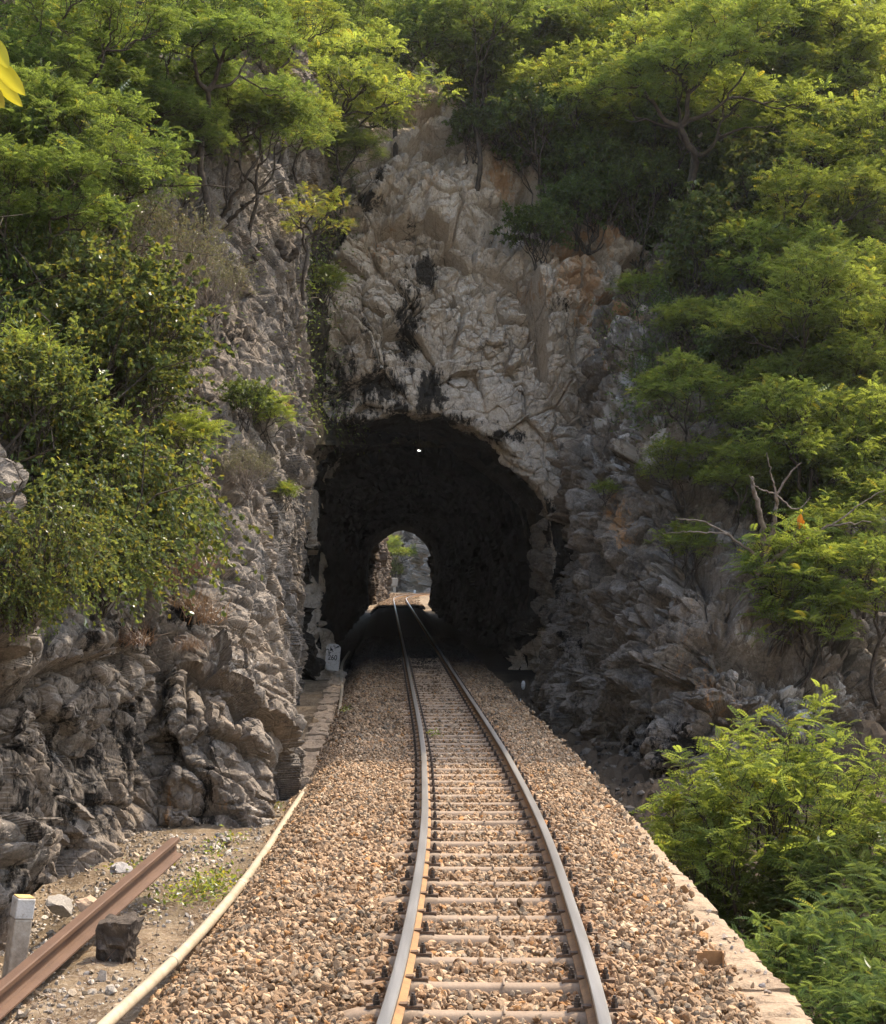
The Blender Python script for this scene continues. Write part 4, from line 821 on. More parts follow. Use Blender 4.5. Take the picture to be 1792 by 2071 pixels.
def proto(name, kind, seed, width, tips, base=(0, 0, 0), stems=1, r0=.06, leaf=.26, per=8, mat=None, pairs=6, twig=.45, tintsd=.2, yel=.05, bark='bark', droop=0, wood='trunk', lw=.11):
    r = np.random.default_rng(seed); lb, dirs = grow(tips, np.array(base, float), r, r0, stems)
    n = len(tips); vs, fs, cs, nv = [], [], [], 0
    if kind == 'pinnate':
        tv, tf = pinnate(pairs, lw); d = np.repeat(dirs*np.array([1, 1, .5]), per, 0); th = r.uniform(0, 2*math.pi, n*per); el = r.uniform(-.25, .75, n*per)
        d = d*.55+np.stack([np.cos(th)*np.cos(el), np.sin(th)*np.cos(el), np.sin(el)], 1); pos = np.repeat(tips, per, 0)+r.normal(0, .05, (n*per, 3)); sc = leaf*r.uniform(.65, 1.2, n*per)
        Rm = frames(d, r, spread=.35); tb = np.repeat(np.clip(1+.12*r.standard_normal((n, 1)), .6, 1.5), per, 0)
    else:
        tv, tf = (round_leaf() if kind == 'round' else simple_leaf(.42 if kind == 'simple' else .3)); P_, D_ = [], []
        for i in range(n):
            dd = dirs[i]+r.normal(0, .35, 3); dd[2] -= droop; dd /= np.linalg.norm(dd); u = np.linspace(.05, 1, 5)[:, None]; e = tips[i]+u*twig*dd*r.uniform(.6, 1.3); e[:, 2] -= droop*.35*twig*(u[:, 0]**2)
            lb.tube(np.concatenate([tips[i:i+1], e]), .005, .002, 3); t_ = r.uniform(0, 4, per); k = np.clip(t_.astype(int), 0, 3); f_ = (t_-k)[:, None]; P_.append(e[k]*(1-f_)+e[k+1]*f_)
            q = r.standard_normal((per, 3))*.8+dd*.5; q[:, 2] -= .25+droop*.3; D_.append(q)
        pos = np.concatenate(P_); d = np.concatenate(D_); sc = leaf*r.uniform(.6, 1.25, len(pos)); Rm = frames(d, r, spread=.6); tb = np.repeat(np.clip(1+.14*r.standard_normal((n, 1)), .6, 1.5), per, 0)
    v, f = scatter(tv, tf, Rm, pos, sc); col = tints(len(pos), len(tv), r, tintsd, yel)*np.repeat(tb, len(tv), 0)
    crown = mk('crown', v, f, mat, attrs={'tint': col}); trunk = mk(wood, np.concatenate(lb.v), np.concatenate(lb.f), M[bark], smooth=True)
    PROTO[name] = (trunk, crown, width, float(tips[:, 2].mean()))
    for o in (trunk, crown): COL.objects.unlink(o)
def rr(s): return np.random.default_rng(s)
for i, (n, dm, fl) in enumerate(((11, 1.0, .4), (13, 1.3, .45), (10, .8, .35), (15, 1.5, .5))):
    proto('umbrella%d' % i, 'pinnate', 11+i, 4.2, crown_pads(rr(20+i), n, 1.6, 2.4, dm, .74, 32, fl), r0=.06, leaf=.27, per=9, mat=LG, pairs=5, lw=.18)
for i in range(2): proto('wide%d' % i, 'pinnate', 31+i, 7.4, crown_pads(rr(40+i), 17, 2.9, 3.6, 1.5, .95, 34, .3), r0=.12, leaf=.30, per=10, mat=LG, pairs=5, lw=.18)
def mound(r, n, R_, zc, H_, fill=.75):
    d = r.standard_normal((n, 3)); d[:, 2] = np.abs(d[:, 2])*1.0-.35; d /= np.linalg.norm(d, axis=1, keepdims=True); k = fill+(1-fill)*r.uniform(0, 1, (n, 1)); k = k*(1+.42*vnoise(d*2.0+r.uniform(0, 50), 3)[:, None])
    return d*k*np.array([R_, R_, H_])+np.array([0, 0, zc])
for i in range(3):
    q = np.concatenate([mound(rr(140+i*9+j), 75, .95+.25*((i+j) % 2), 0, .62, .55)+np.array([1.05*math.cos(j*2.2+i), 1.05*math.sin(j*2.2+i), 2.3+.42*((j*2+i) % 4)]) for j in range(5)])
    proto('dome%d' % i, 'pinnate', 151+i, 4.0, q, r0=.07, leaf=.25, per=9, mat=LG, pairs=5, lw=.18)
proto('near_bush', 'pinnate', 51, 3.4, np.concatenate([mound(rr(52), 330, 1.45, 1.75, 1.15, .45), np.array([[.55, .1, 3.1], [.62, .2, 2.95], [.5, 0, 2.9], [-.35, .1, 2.9], [-.4, .2, 2.75]])]), stems=5, r0=.05, leaf=.20, per=12, mat=LG, pairs=6, yel=.04, lw=.15)
proto('low_bush', 'pinnate', 55, 3.2, mound(rr(56), 300, 1.5, 1.3, .95, .4), stems=4, r0=.04, leaf=.25, per=9, mat=LG, pairs=8, yel=.03)
proto('shade_bush', 'pinnate', 57, 3.2, mound(rr(156), 300, 1.5, 1.3, .95, .4), stems=4, r0=.04, leaf=.24, per=9, mat=LD, pairs=8, yel=.03)
proto('tuft', 'pinnate', 58, 1.7, mound(rr(59), 60, .7, .7, .55, .5), stems=3, r0=.03, leaf=.26, per=9, mat=LG, pairs=7)
proto('dark_mound', 'simple', 61, 3.6, np.concatenate([mound(rr(62+i), 110, .95, 1.2+.3*i % .7, .8, .6)+np.array([math.cos(i*2.1)*1.0, math.sin(i*2.1)*1.0, .3*(i % 3)]) for i in range(4)]), stems=4, r0=.05, leaf=.15, per=34, mat=LD, twig=.42, droop=.2)
proto('dark_small', 'simple', 66, 2.2, mound(rr(67), 170, .95, 1.0, .85, .5), stems=3, r0=.04, leaf=.13, per=34, mat=LD, twig=.36, droop=.3)
proto('round_bush', 'round', 71, 3.6, mound(rr(72), 300, 1.45, 1.5, 1.2, .5), stems=6, r0=.035, leaf=.078, per=26, mat=LR, twig=.6, droop=.35, yel=.16)
proto('round_hang', 'round', 75, 3.4, mound(rr(76), 260, 1.4, 1.2, 1.0, .55), stems=6, r0=.03, leaf=.075, per=26, mat=LR, twig=1.15, droop=1.1, yel=.2)
proto('round_tall', 'round', 78, 3.0, mound(rr(79), 230, 1.1, 2.4, 2.1, .55), stems=3, r0=.05, leaf=.13, per=24, mat=LR, twig=.6, droop=.6, yel=.1)
proto('twig_shrub', 'thin', 81, 3.2, mound(rr(82), 420, 1.45, 1.2, 1.0, .5), stems=9, r0=.03, leaf=.075, per=16, mat=LT, twig=.45, droop=.1, bark='bark_pale', tintsd=.2)
proto('yellow_tree', 'pinnate', 85, 2.6, crown_pads(rr(86), 7, 1.0, 1.6, .5, .42, 7, .2), r0=.06, leaf=.24, per=9, mat=LY2, pairs=6, yel=.3)
proto('hang_tree', 'pinnate', 88, 3.4, crown_pads(rr(89), 9, 1.25, 1.9, .6, .62, 26, .5), r0=.07, leaf=.28, per=9, mat=LD, pairs=6)

# ---- where the slope lies behind each spot of the view
_cell = 6; _gw, _gh = 160, 200; DEP = np.full((_gw, _gh), 1e9)
for v in VIS:
    x = (CX+F*v[:, 0]/v[:, 1]); y = (HY-F*(v[:, 2]-CZ)/v[:, 1]); i = ((x+40)/_cell).astype(int); j = ((y+80)/_cell).astype(int); ok = (i >= 0) & (i < _gw) & (j >= 0) & (j < _gh) & (v[:, 1] > 3)
    np.minimum.at(DEP, (i[ok], j[ok]), v[ok, 1])
def depth(x, y):
    i = int(np.clip((x*S+40)/_cell, 1, _gw-2)); j = int(np.clip((y*S+80)/_cell, 1, _gh-2)); w_ = DEP[i-1:i+2, j-1:j+2]; w_ = w_[w_ < 1e8]
    return float(np.median(w_)) if len(w_) else 50.0
def plant(name, proto_name, x, y, w, label, cat='tree', group=None, Y=None, sq=1.0, rot=None, tilt=(0, 0), wood=None, nudge=0.0, mat=None):
    """crown centred on the spot (x, y) and w wide there, rooted where the slope lies below it"""
    tr, cr_, pw, hc = PROTO[proto_name]; k = w*S/F/pw                 # scale per metre of distance
    yb = y+hc*sq*w/pw
    if Y is None: Y = depth(x, yb)-.15+nudge
    s = k*Y; b = P(x, yb, Y)
    root = empty(name, b, (tilt[0], tilt[1], rot if rot is not None else random.uniform(0, 6.28)), (s, s, s*sq)); tag(root, label, cat, group)
    a = tr.copy(); a.name = wood or 'trunk'; COL.objects.link(a); a.parent = root; c = cr_.copy(); c.name = 'crown'; COL.objects.link(c); c.parent = root
    if mat is not None: c.material_slots[0].link = 'OBJECT'; c.material_slots[0].material = mat
    return root
# ================================================================ planting plan
GT = 'feathery trees on the wooded slope'
for a in [
 # right slope, upper part
 ('tree', 'wide0', 1400, 150, 470, 'widest sunlit umbrella crowned tree, dark limbs showing, over the shaded hollow'),
 ('tree', 'dome2', 1165, 190, 250, 'shaded green tree with a layered crown just above the dark bushes'),
 ('tree', 'dome2', 1290, 40, 300, 'sunlit tree behind the crown of the widest umbrella tree, at the top edge'),
 ('tree', 'wide1', 1730, 150, 300, 'tall bright tree in the upper right corner below the dark ridge'),
 ('tree', 'umbrella2', 1640, 60, 280, 'half shaded tree on the skyline between the widest umbrella tree and the corner'),
 ('tree', 'dome1', 1480, 40, 260, 'yellow green tree top peeping over the widest umbrella tree'),
 ('tree', 'dome0', 1690, 290, 290, 'bright tree under the tall corner tree with two stacked leaf layers'),
 ('tree', 'umbrella2', 1770, 370, 220, 'bright tree cut by the right edge above the pale bank of layered crowns'),
 ('tree', 'dome2', 1650, 420, 250, 'layered green tree right of the tall climber covered bush'),
 ('tree', 'dome2', 1560, 515, 220, 'small flat topped bright tree standing alone over the shaded hollow'),
 ('tree', 'umbrella2', 1725, 545, 240, 'pale green tree behind the flat topped lone tree at the right edge'),
 ('tree', 'dome1', 1620, 610, 260, 'rounded bright tree directly below the flat topped lone tree'),
 ('tree', 'dome0', 1750, 690, 260, 'leafy bright tree at the right edge halfway up the slope'),
 ('tree', 'umbrella2', 1600, 760, 200, 'dim green low tree above the dark broad tree on the right cliff'),
 ('tree', 'dome2', 1640, 850, 280, 'broad bright tree above the twin crowned tree on the right cliff'),
 ('tree', 'dome2', 1745, 890, 200, 'yellow lit tree right of the broad bright one, at the right edge'),
 ('tree', 'umbrella1', 1390, 775, 210, 'dark green small tree with a bent trunk rooted on the bare right cliff'),
 ('tree', 'dome1', 1385, 935, 165, 'left of twin slender bright trees at the brow of the right cliff'),
 ('tree', 'dome0', 1490, 945, 165, 'right of twin slender bright trees at the brow of the right cliff'),
 ('tree', 'tuft', 1395, 1090, 130, 'thin low sapling with sparse bright sprays below the twin slender trees'),
 ('tree', 'umbrella0', 1745, 1010, 230, 'bright crown at the right edge behind the bare pale branches'),
 ('tree', 'tuft', 1600, 1130, 260, 'bushy bright tree hanging over the tan rock of the right cliff'),
 ('tree', 'tuft', 1640, 1220, 270, 'lower leafy half shaded tree on the tan rock of the right cliff'),
 ('tree', 'dome2', 1775, 1150, 220, 'dark stemmed tree at the right edge beside the bushy tree on the tan rock'),
 # left slope
 ('tree', 'wide1', 640, 150, 430, 'broad sunlit arching tree hanging over the left side of the rock face'),
 ('tree', 'wide0', 410, 90, 420, 'large half lit tree with dark forked limbs in the upper left'),
 ('tree', 'dome2', 160, 60, 330, 'shaded tree with dark slender stems in the upper left corner'),
 ('tree', 'umbrella1', 120, 250, 330, 'deep green feathery tree at the left edge behind the yellow near leaves'),
 ('tree', 'dome1', 60, 390, 270, 'green feathery tree low at the left edge above the round leaved bush'),
 ('tree', 'dome0', 230, 330, 240, 'drooping green feathery tree left of the dead forked branch'),
 ('tree', 'umbrella1', 520, 240, 240, 'green tree in the middle of the left slope under the broad arching tree'),
 # middle top
 ('tree', 'dome2', 800, 50, 240, 'dim tree at the top edge right of the broad arching tree'),
 ('tree', 'dome2', 960, 70, 260, 'dim tree at the top edge straight above the rock face'),
 ('tree', 'umbrella2', 1090, 60, 220, 'dull green tree at the top edge left of the sunlit umbrella trees'),
]:
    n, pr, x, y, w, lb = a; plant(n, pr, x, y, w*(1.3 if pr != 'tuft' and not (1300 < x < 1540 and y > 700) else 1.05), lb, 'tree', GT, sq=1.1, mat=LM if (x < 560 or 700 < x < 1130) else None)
FILL = [(1230, 110, 190), (1330, 230, 170), (1560, 170, 230), (1600, 250, 210), (1530, 290, 170), (1700, 30, 240), (1770, 230, 200), (1590, 380, 170), (1690, 470, 210), (1640, 530, 180), (1760, 600, 220), (1680, 680, 220), (1560, 660, 180), (1770, 780, 220), (1700, 770, 200), (1560, 860, 190), (1690, 900, 190), (1560, 960, 150), (1720, 1080, 200), (1040, 130, 200), (880, 110, 200), (720, 60, 200), (1150, 60, 210), (560, 60, 260), (290, 190, 230), (210, 130, 240), (470, 190, 230), (40, 150, 260), (30, 300, 230), (380, 250, 190), (150, 410, 210), (600, 250, 190)]
for k, (x, y, w) in enumerate(FILL):
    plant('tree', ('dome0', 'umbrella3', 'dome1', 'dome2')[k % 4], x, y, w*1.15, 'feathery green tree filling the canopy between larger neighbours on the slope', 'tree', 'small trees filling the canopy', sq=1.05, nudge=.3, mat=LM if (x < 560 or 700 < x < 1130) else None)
plant('tree', 'hang_tree', 690, 285, 190, 'dark green tree leaning out over the upper left of the rock face', Y=41.5)
plant('tree', 'yellow_tree', 615, 425, 200, 'thin yellow leaved tree growing from the charred stump on the left cliff', Y=33.6)
for n, pr, x, y, w, lb in [
 ('bush', 'dark_mound', 1110, 290, 230, 'largest dark round bush over the upper right of the rock face'),
 ('bush', 'dark_mound', 1190, 390, 190, 'dark bush lower right of the largest dark bush, beside the ochre earth'),
 ('bush', 'dark_small', 960, 250, 110, 'dark bush hanging over the very top of the rock face'),
 ('bush', 'dark_small', 880, 240, 100, 'dark clump of leaves dangling at the top left of the bare rock face'),
 ('bush', 'dark_small', 1085, 455, 130, 'low dark bush creeping onto the rock above the ochre scar'),
 ('bush', 'dark_mound', 1290, 420, 220, 'shaded bush under the limbs of the widest umbrella tree'),
 ('bush', 'dark_mound', 1010, 170, 230, 'shaded round bush behind the top of the rock face'),
 ('bush', 'dark_mound', 1360, 330, 240, 'shaded bush deep in the hollow behind the trunk of the widest umbrella tree'),
 ('bush', 'round_tall', 1530, 380, 190, 'tall climber covered bush with heart shaped leaves in the shaded hollow'),
 ('bush', 'round_tall', 1610, 480, 150, 'second climber covered bush, right of the tall one'),
 ('bush', 'round_tall', 1430, 470, 170, 'dull climber covered bush over the rocks right of the ochre scar'),
 ('bush', 'low_bush', 1400, 545, 150, 'dull feathery bush on the rock shelf right of the ochre scar'),
 ('bush', 'tuft', 1285, 575, 90, 'small feathery tuft on the reddish rock shelf'),
 ('bush', 'low_bush', 1400, 640, 150, 'glossy green bush spilling over grey rock above the dark small tree'),
 ('bush', 'dark_mound', 1680, 960, 190, 'grey green thicket behind the bare pale branches'),
 ('bush', 'dark_small', 1560, 1000, 150, 'grey green bush between the twin trees and the bare branches'),
 ('bush', 'dark_mound', 1500, 680, 200, 'shaded bush on the slope above the dark small tree'),
 ('bush', 'dark_mound', 1720, 800, 200, 'shaded thicket under the right edge trees'),
 ('bush', 'round_bush', 240, 620, 330, 'dense round leaved bush halfway up the left side, its leaves overlapping the grey pillar'),
 ('bush', 'round_bush', 90, 560, 230, 'round leaved bush at the left edge above the hanging thicket'),
 ('bush', 'round_bush', 60, 780, 260, 'round leaved bush at the left edge with pale bare twigs'),
 ('bush', 'round_bush', 260, 760, 260, 'round leaved bush in the middle of the left thicket beside the feathery bush'),
 ('bush', 'round_hang', 250, 990, 330, 'round leaved bush trailing over the left cliff, its twigs reaching the rock'),
 ('bush', 'round_hang', 80, 1000, 290, 'trailing round leaved bush at the left edge above the dark rock'),
 ('bush', 'round_hang', 30, 1190, 150, 'short trailing strand of round leaves low at the left edge'),
 ('bush', 'round_hang', 200, 1100, 230, 'lowest trailing round leaved bush over the dark cracked rock'),
 ('bush', 'round_bush', 120, 880, 300, 'shaded round leaved bush inside the left thicket'),
 ('bush', 'round_bush', 300, 690, 210, 'round leaved bush pressed against the grey pillar, right of the middle of the thicket'),
 ('bush', 'round_bush', 180, 700, 280, 'shaded round leaved bush deep in the left thicket under the twiggy shrub'),
 ('bush', 'round_hang', 150, 940, 300, 'trailing round leaved bush between the left edge and the feathery gully bush'),
 ('bush', 'round_hang', 330, 1010, 170, 'trailing round leaved bush nearest the dry grass on the cliff'),
 ('bush', 'round_hang', 60, 1090, 260, 'trailing round leaved bush over the dark rock at the left edge'),
 ('bush', 'tuft', 370, 870, 170, 'feathery green bush in the rock gully left of the pale pillar'),
 ('bush', 'tuft', 60, 720, 190, 'feathery bush among round leaves at the left edge'),
 ('bush', 'tuft', 540, 825, 130, 'small bright feathery bush growing from the pale rock pillar'),
 ('bush', 'dark_small', 500, 800, 100, 'small dull bush tucked behind the bright feathery one on the pillar'),
 ('bush', 'tuft', 578, 990, 60, 'tiny bright green plant on the edge of the pillar beside the tunnel'),
 ('bush', 'tuft', 655, 565, 100, 'small dark feathery plant in the crease between pillar and rock face'),
 ('bush', 'twig_shrub', 300, 490, 300, 'grey green twiggy shrub below the dead forked branch'),
 ('bush', 'twig_shrub', 420, 560, 190, 'dry twiggy shrub right of the larger twiggy one, touching the pillar'),
 ('bush', 'twig_shrub', 170, 560, 250, 'shaded twiggy shrub at the left among the feathery trees'),
 ('bush', 'twig_shrub', 500, 940, 120, 'sparse dry shrub on the grey slab left of the tunnel'),
 ('bush', 'tuft', 1140, 1512, 40, 'small green plant in the dark gully beside the ballast'),
 ('bush', 'tuft', 1225, 985, 55, 'tiny dull plant on the bare grey slab of the right cliff'),
]:
    plant(n, pr, x, y, w*(1.28 if x < 460 and y > 400 and pr[:5] == 'round' else 1.1), lb, 'bush', 'bushes and shrubs on the rock')
# bushes rising from the gully in the right foreground
b_ = plant('bush', 'near_bush', 1580, 1640, 640, 'big bright feathery bush rising from the gully beside the ballast in the right foreground', 'bush', None, Y=17.5, rot=.4, sq=1.08)
plant('bush', 'shade_bush', 1640, 1960, 500, 'shaded lower feathery bush below the big bright bush at the bottom right', 'bush', None, Y=14.2, rot=2.0)
plant('bush', 'shade_bush', 1490, 1830, 380, 'dim feathery bush between the coping and the big bright bush', 'bush', None, Y=17.4, rot=4.0)
plant('bush', 'low_bush', 1400, 1700, 200, 'low sprig of feathery leaves leaning to the coping', 'bush', None, Y=20, rot=1.0)
plant('bush', 'shade_bush', 1740, 1800, 420, 'deep green feathery bush at the right edge under the big bright bush', 'bush', None, Y=16.2, rot=5.0)
plant('bush', 'shade_bush', 1780, 2080, 420, 'dark feathery bush in the bottom right corner', 'bush', None, Y=12.6, rot=3.3)
# unseen trees added past the upper right to shade the ballast before the mouth
for k, (q, w_, pn) in enumerate((((10.2, 30.6, 20.6), 6.0, 'dome0'), ((11.6, 32.8, 22.4), 5.4, 'dome1'), ((12.1, 37.3, 24.6), 6.4, 'dome2'), ((13.2, 40.4, 26.6), 5.6, 'dome0'), ((14.0, 44.6, 28.6), 7.0, 'dome1'), ((10.7, 36.4, 24.4), 5.6, 'dome1'), ((12.3, 41.8, 28.0), 5.8, 'dome2'))):
    tr, cr_, pw, hc = PROTO[pn]; s_ = w_/pw; zb = 6.+k*1.6; root = empty('tree', (q[0], q[1], zb), (0, 0, k*1.3), (s_, s_, (q[2]-zb)/hc*.95))
    tag(root, ['broad tall tree past the upper right corner, nearest the track', 'slim tall tree beside the nearest broad one past the corner', 'broad tall tree behind the slim one past the upper right corner', 'second slim tall tree past the upper right corner', 'farthest tall tree past the upper right corner', 'third slim tall tree past the upper right corner', 'fourth slim tall tree past the upper right corner'][k], 'tree', 'tall trees past the upper right corner')
    a = tr.copy(); a.name = 'trunk'; COL.objects.link(a); a.parent = root; c = cr_.copy(); c.name = 'crown'; COL.objects.link(c); c.parent = root
# tree and scrub beyond the far mouth
plant('tree', 'dome1', 803, 1108, 96, 'small bright tree on the cliff beyond the far tunnel mouth', 'tree', None, Y=163)
plant('bush', 'round_bush', 790, 1150, 62, 'brownish scrub under the tree beyond the far tunnel mouth', 'bush', None, Y=163)

# ---- bare branches, stump, dead limbs
def bare(name, lst, mat, label, cat, parent=None):
    lb = Limbs(); r = rr(len(lst)*7+3)
    for pts, r0, r1 in lst:
        p = np.array([P(*q) for q in pts]); q = cr(p, np.linspace(0, len(p)-1, 6*len(p))); q += .02*r.standard_normal(q.shape)*min(1, r0*20); lb.tube(q, r0, r1, 7)
    o = mk(name, np.concatenate(lb.v), np.concatenate(lb.f), M[mat], smooth=True); return tag(o, label, cat) if label else o
bare('bare_tree', [
 ([(1530, 1160, 30.2), (1545, 1090, 30), (1528, 1010, 29.8), (1522, 962, 29.8)], .07, .035), ([(1540, 1165, 30), (1565, 1060, 29.8), (1570, 1000, 29.6)], .06, .03),
 ([(1570, 1000, 29.6), (1600, 955, 29.5), (1620, 935, 29.4)], .025, .01), ([(1570, 1000, 29.6), (1560, 960, 29.5), (1550, 915, 29.4)], .022, .008), ([(1570, 1000, 29.6), (1530, 985, 29.5), (1515, 960, 29.4)], .02, .008), ([(1570, 1000, 29.6), (1610, 1030, 29.5), (1640, 1005, 29.4)], .02, .008),
 ([(1555, 1140, 30), (1610, 1100, 29.8), (1680, 1065, 29.6), (1760, 1055, 29.4)], .045, .012), ([(1680, 1065, 29.6), (1740, 1020, 29.5), (1790, 990, 29.4)], .02, .008),
 ([(1530, 1125, 30), (1470, 1080, 29.8), (1420, 1055, 29.6), (1365, 1050, 29.5)], .03, .008), ([(1470, 1080, 29.8), (1400, 1075, 29.6), (1340, 1080, 29.6)], .018, .006),
 ([(1580, 1150, 30), (1650, 1120, 29.8), (1700, 1180, 29.6), (1780, 1150, 29.5)], .03, .008), ([(1600, 1095, 29.8), (1612, 1070, 29.7), (1625, 1030, 29.6)], .012, .006)], 'bark_pale', 'bare tree with pale crooked leafless branches on the brow of the right cliff', 'tree')
ol = P(1620, 1045, 29.5); r = rr(5); tv, tf = simple_leaf(.5); n = 9; v, f = scatter(tv, tf, frames(r.normal(0, .4, (n, 3))+np.array([0, 0, -1.]), r), ol+r.normal(0, .04, (n, 3)), np.full(n, .20)); tag(mk('dry_leaf', v, f, LO, attrs={'tint': np.ones((len(v), 3))}), 'bright orange dead leaf hanging from a bare pale branch on the right', 'leaf')
bare('dead_branch', [([(470, 520, 31), (410, 450, 30.6), (370, 390, 30.4), (345, 340, 30.2)], .075, .045), ([(345, 340, 30.2), (320, 318, 30.1), (280, 305, 30)], .035, .015), ([(345, 345, 30.2), (330, 352, 30), (285, 350, 29.8)], .03, .012), ([(350, 330, 30.2), (375, 318, 30), (430, 312, 29.8)], .03, .012), ([(352, 325, 30.2), (345, 305, 30), (335, 285, 29.9)], .02, .008)], 'bark', 'dark forked dead branch slanting up across the left slope', 'branch')
stump = bare('stump', [([(560, 600, 33.5), (566, 560, 33.3), (572, 520, 33.2), (566, 490, 33.2)], .20, .13), ([(570, 530, 33.2), (595, 515, 33.1), (600, 505, 33.0)], .10, .06), ([(555, 610, 33.5), (545, 590, 33.3), (530, 575, 33.4)], .2, .12)], 'bark', 'charred black twisted stump on the ledge of the left cliff', 'stump')
bare('fallen_log', [([(555, 550, 33.2), (520, 535, 33.0), (470, 512, 32.6), (440, 470, 32.4)], .13, .10), ([(560, 562, 33.3), (520, 550, 33.1), (490, 535, 33)], .09, .05)], 'bark', 'charred dark log wedged between the stump and the left slope', 'log')
bare('branching_shrub', [([(440, 470, 30.5), (460, 420, 30.3), (490, 370, 30), (520, 320, 29.8)], .06, .02), ([(445, 465, 30.5), (480, 430, 30.3), (520, 395, 30.1), (560, 380, 30)], .05, .015), ([(490, 370, 30), (485, 320, 29.9), (480, 270, 29.8)], .02, .006), ([(500, 350, 30), (540, 300, 29.8), (575, 280, 29.7)], .02, .006), ([(460, 420, 30.3), (450, 360, 30), (455, 310, 29.9)], .02, .006), ([(520, 395, 30.1), (545, 350, 30), (590, 330, 29.8)], .015, .005)], 'bark', 'leafless shrub with upright dark stems behind the charred stump', 'shrub')

# ---- leaves of a twig close to the camera at the left edge
tw = empty('leafy_twig', P(-40, 120, 2.6)); tag(tw, 'bright yellow green leaves of a twig reaching in at the left edge', 'twig'); inv2 = Matrix.Translation(-Vector(tw.location))
def big_leaf(a, b, w):
    a, b = np.array(a), np.array(b); d = b-a; L2 = np.linalg.norm(d); d /= L2; sd = np.cross(d, [0, 1., .25]); sd /= np.linalg.norm(sd); nn = np.cross(sd, d); u = np.linspace(0, 1, 11); pr = np.sin(math.pi*np.clip(u, 0, 1)**.8)**.8*w/2; pr[-1] = 0; pr[0] = 0
    v = [a+d*L2*q+sd*k*pr[i]+nn*(.25*abs(k)*pr[i]-.10*L2*q*q) for i, q in enumerate(u) for k in (-1, -.5, 0, .5, 1)]
    o = mk('leaf', v, grid_faces(11, 5), LY, tw, True, attrs={'tint': np.ones((55, 3))}); o.matrix_parent_inverse = inv2
for a, b, w in (((-24, 70), (27, 146), 22), ((-18, 118), (62, 200), 24), ((-20, 150), (56, 222), 20), ((-36, 165), (18, 224), 24)):
    big_leaf(P(*a, 2.6), P(*b, 2.55), w*S/F*2.6*1.4)
mb = MB(); mb.tube([P(-90, 40, 2.7), P(-50, 90, 2.65), P(-20, 150, 2.6)], .004, 6); o = mb.build('stem', M['bark'], tw); o.matrix_parent_inverse = inv2

# ---- dry grass on the cliff, weeds by the track, undergrowth of the slope
def tuft_mesh(seed, n, L_):
    r = rr(seed); d = r.normal(0, .5, (n, 3)); d[:, 2] = np.abs(d[:, 2])+.35; d /= np.linalg.norm(d, axis=1, keepdims=True); tv = np.array([[0, -.012, 0], [0, .012, 0], [.5, .009, .03], [.5, -.009, .03], [1, .002, -.2], [1, -.002, -.2]]); tf = np.array([[0, 1, 2, 3], [3, 2, 4, 5]])
    return scatter(tv, tf, frames(d, r), r.normal(0, .12, (n, 3))*np.array([1, 1, .2]), L_*r.uniform(.5, 1.2, n)), tints(n, 6, r, .25, 0)
for x, y, w, k, lb in ((395, 1150, .65, 1, 'upper dry brown grass tuft on the ledge of the left cliff'), (385, 1215, .5, 2, 'dry brown grass tuft beside the dark hole in the left cliff'), (270, 1290, .5, 3, 'faded straw grass tuft hanging on the dark cracked rock'), (410, 1245, .6, 4, 'lower dry twiggy grass tuft under the ledge'), (385, 1300, .35, 5, 'small dry tuft on top of the pale block of the left cliff'), (330, 1170, .5, 6, 'dry brown grass below the trailing round leaves')):
    (v, f), c_ = tuft_mesh(k, 170, w*.62); o = mk('grass_tuft', v, f, LS, attrs={'tint': c_}); Yd = depth(x, y+10); o.location = P(x, y+12, Yd-.05); tag(o, lb, 'grass tuft', 'dry grass tufts on the left cliff')
weeds_v, weeds_f, weeds_c, nv = [], [], [], 0
r = rr(91); tv, tf = simple_leaf(.5)
spots = [(on(405, 1810, -.6), .55, 420), (on(430, 1785, -.6), .3, 140), (on(440, 1730, -.62), .25, 60), (on(540, 1640, -.62), .25, 70), (on(590, 1560, -.62), .4, 160), (on(610, 1520, -.62), .5, 160), (on(700, 1440, -.19), .12, 40), (on(880, 1490, -.17), .1, 40), (on(470, 1700, -.6), .3, 50), (on(250, 1760, -.65), .3, 40)]
for p, w, n in spots:
    q = p+np.stack([r.normal(0, w*.45, n), r.normal(0, w*.7, n), np.abs(r.normal(0, .05, n))], 1); d = r.normal(0, .6, (n, 3)); d[:, 2] = np.abs(d[:, 2])*.7+.15
    v, f = scatter(tv, tf, frames(d, r), q, r.uniform(.03, .075, n)); weeds_v.append(v); weeds_f.append(f+nv); weeds_c.append(tints(n, 4, r, .2, .3)); nv += len(v)
tag(mk('weeds', np.concatenate(weeds_v), np.concatenate(weeds_f), LG, attrs={'tint': np.concatenate(weeds_c)}), 'low green weeds in the dirt at the toe of the ballast', 'weeds', None, 'stuff')
n = 2600; y = r.uniform(7, 14.5, n); o_ = r.uniform(-3.2, -2.25, n); keep = fbm(np.stack([o_*1.2, y*.8, 0*y], 1), 3, 77) > .0; y, o_ = y[keep], o_[keep]; q = np.stack([cx(y)+o_, y, 0*y], 1); q[:, 2] = ground_z(q[:, 0], y)
d = r.normal(0, .7, (len(q), 3)); d[:, 2] = np.abs(d[:, 2])*.35+.05; tv = np.array([[0, -.018, 0], [0, .018, 0], [.5, .012, .02], [.5, -.012, .02], [1, .002, -.1], [1, -.002, -.1]]); tf = np.array([[0, 1, 2, 3], [3, 2, 4, 5]]); v, f = scatter(tv, tf, frames(d, r), q, r.uniform(.05, .16, len(q)))
tag(mk('dry_grass', v, f, LS, attrs={'tint': tints(len(q), 6, r, .2, 0)}), 'thin dry straw on the dirt beside the pipe', 'dry grass', None, 'stuff')
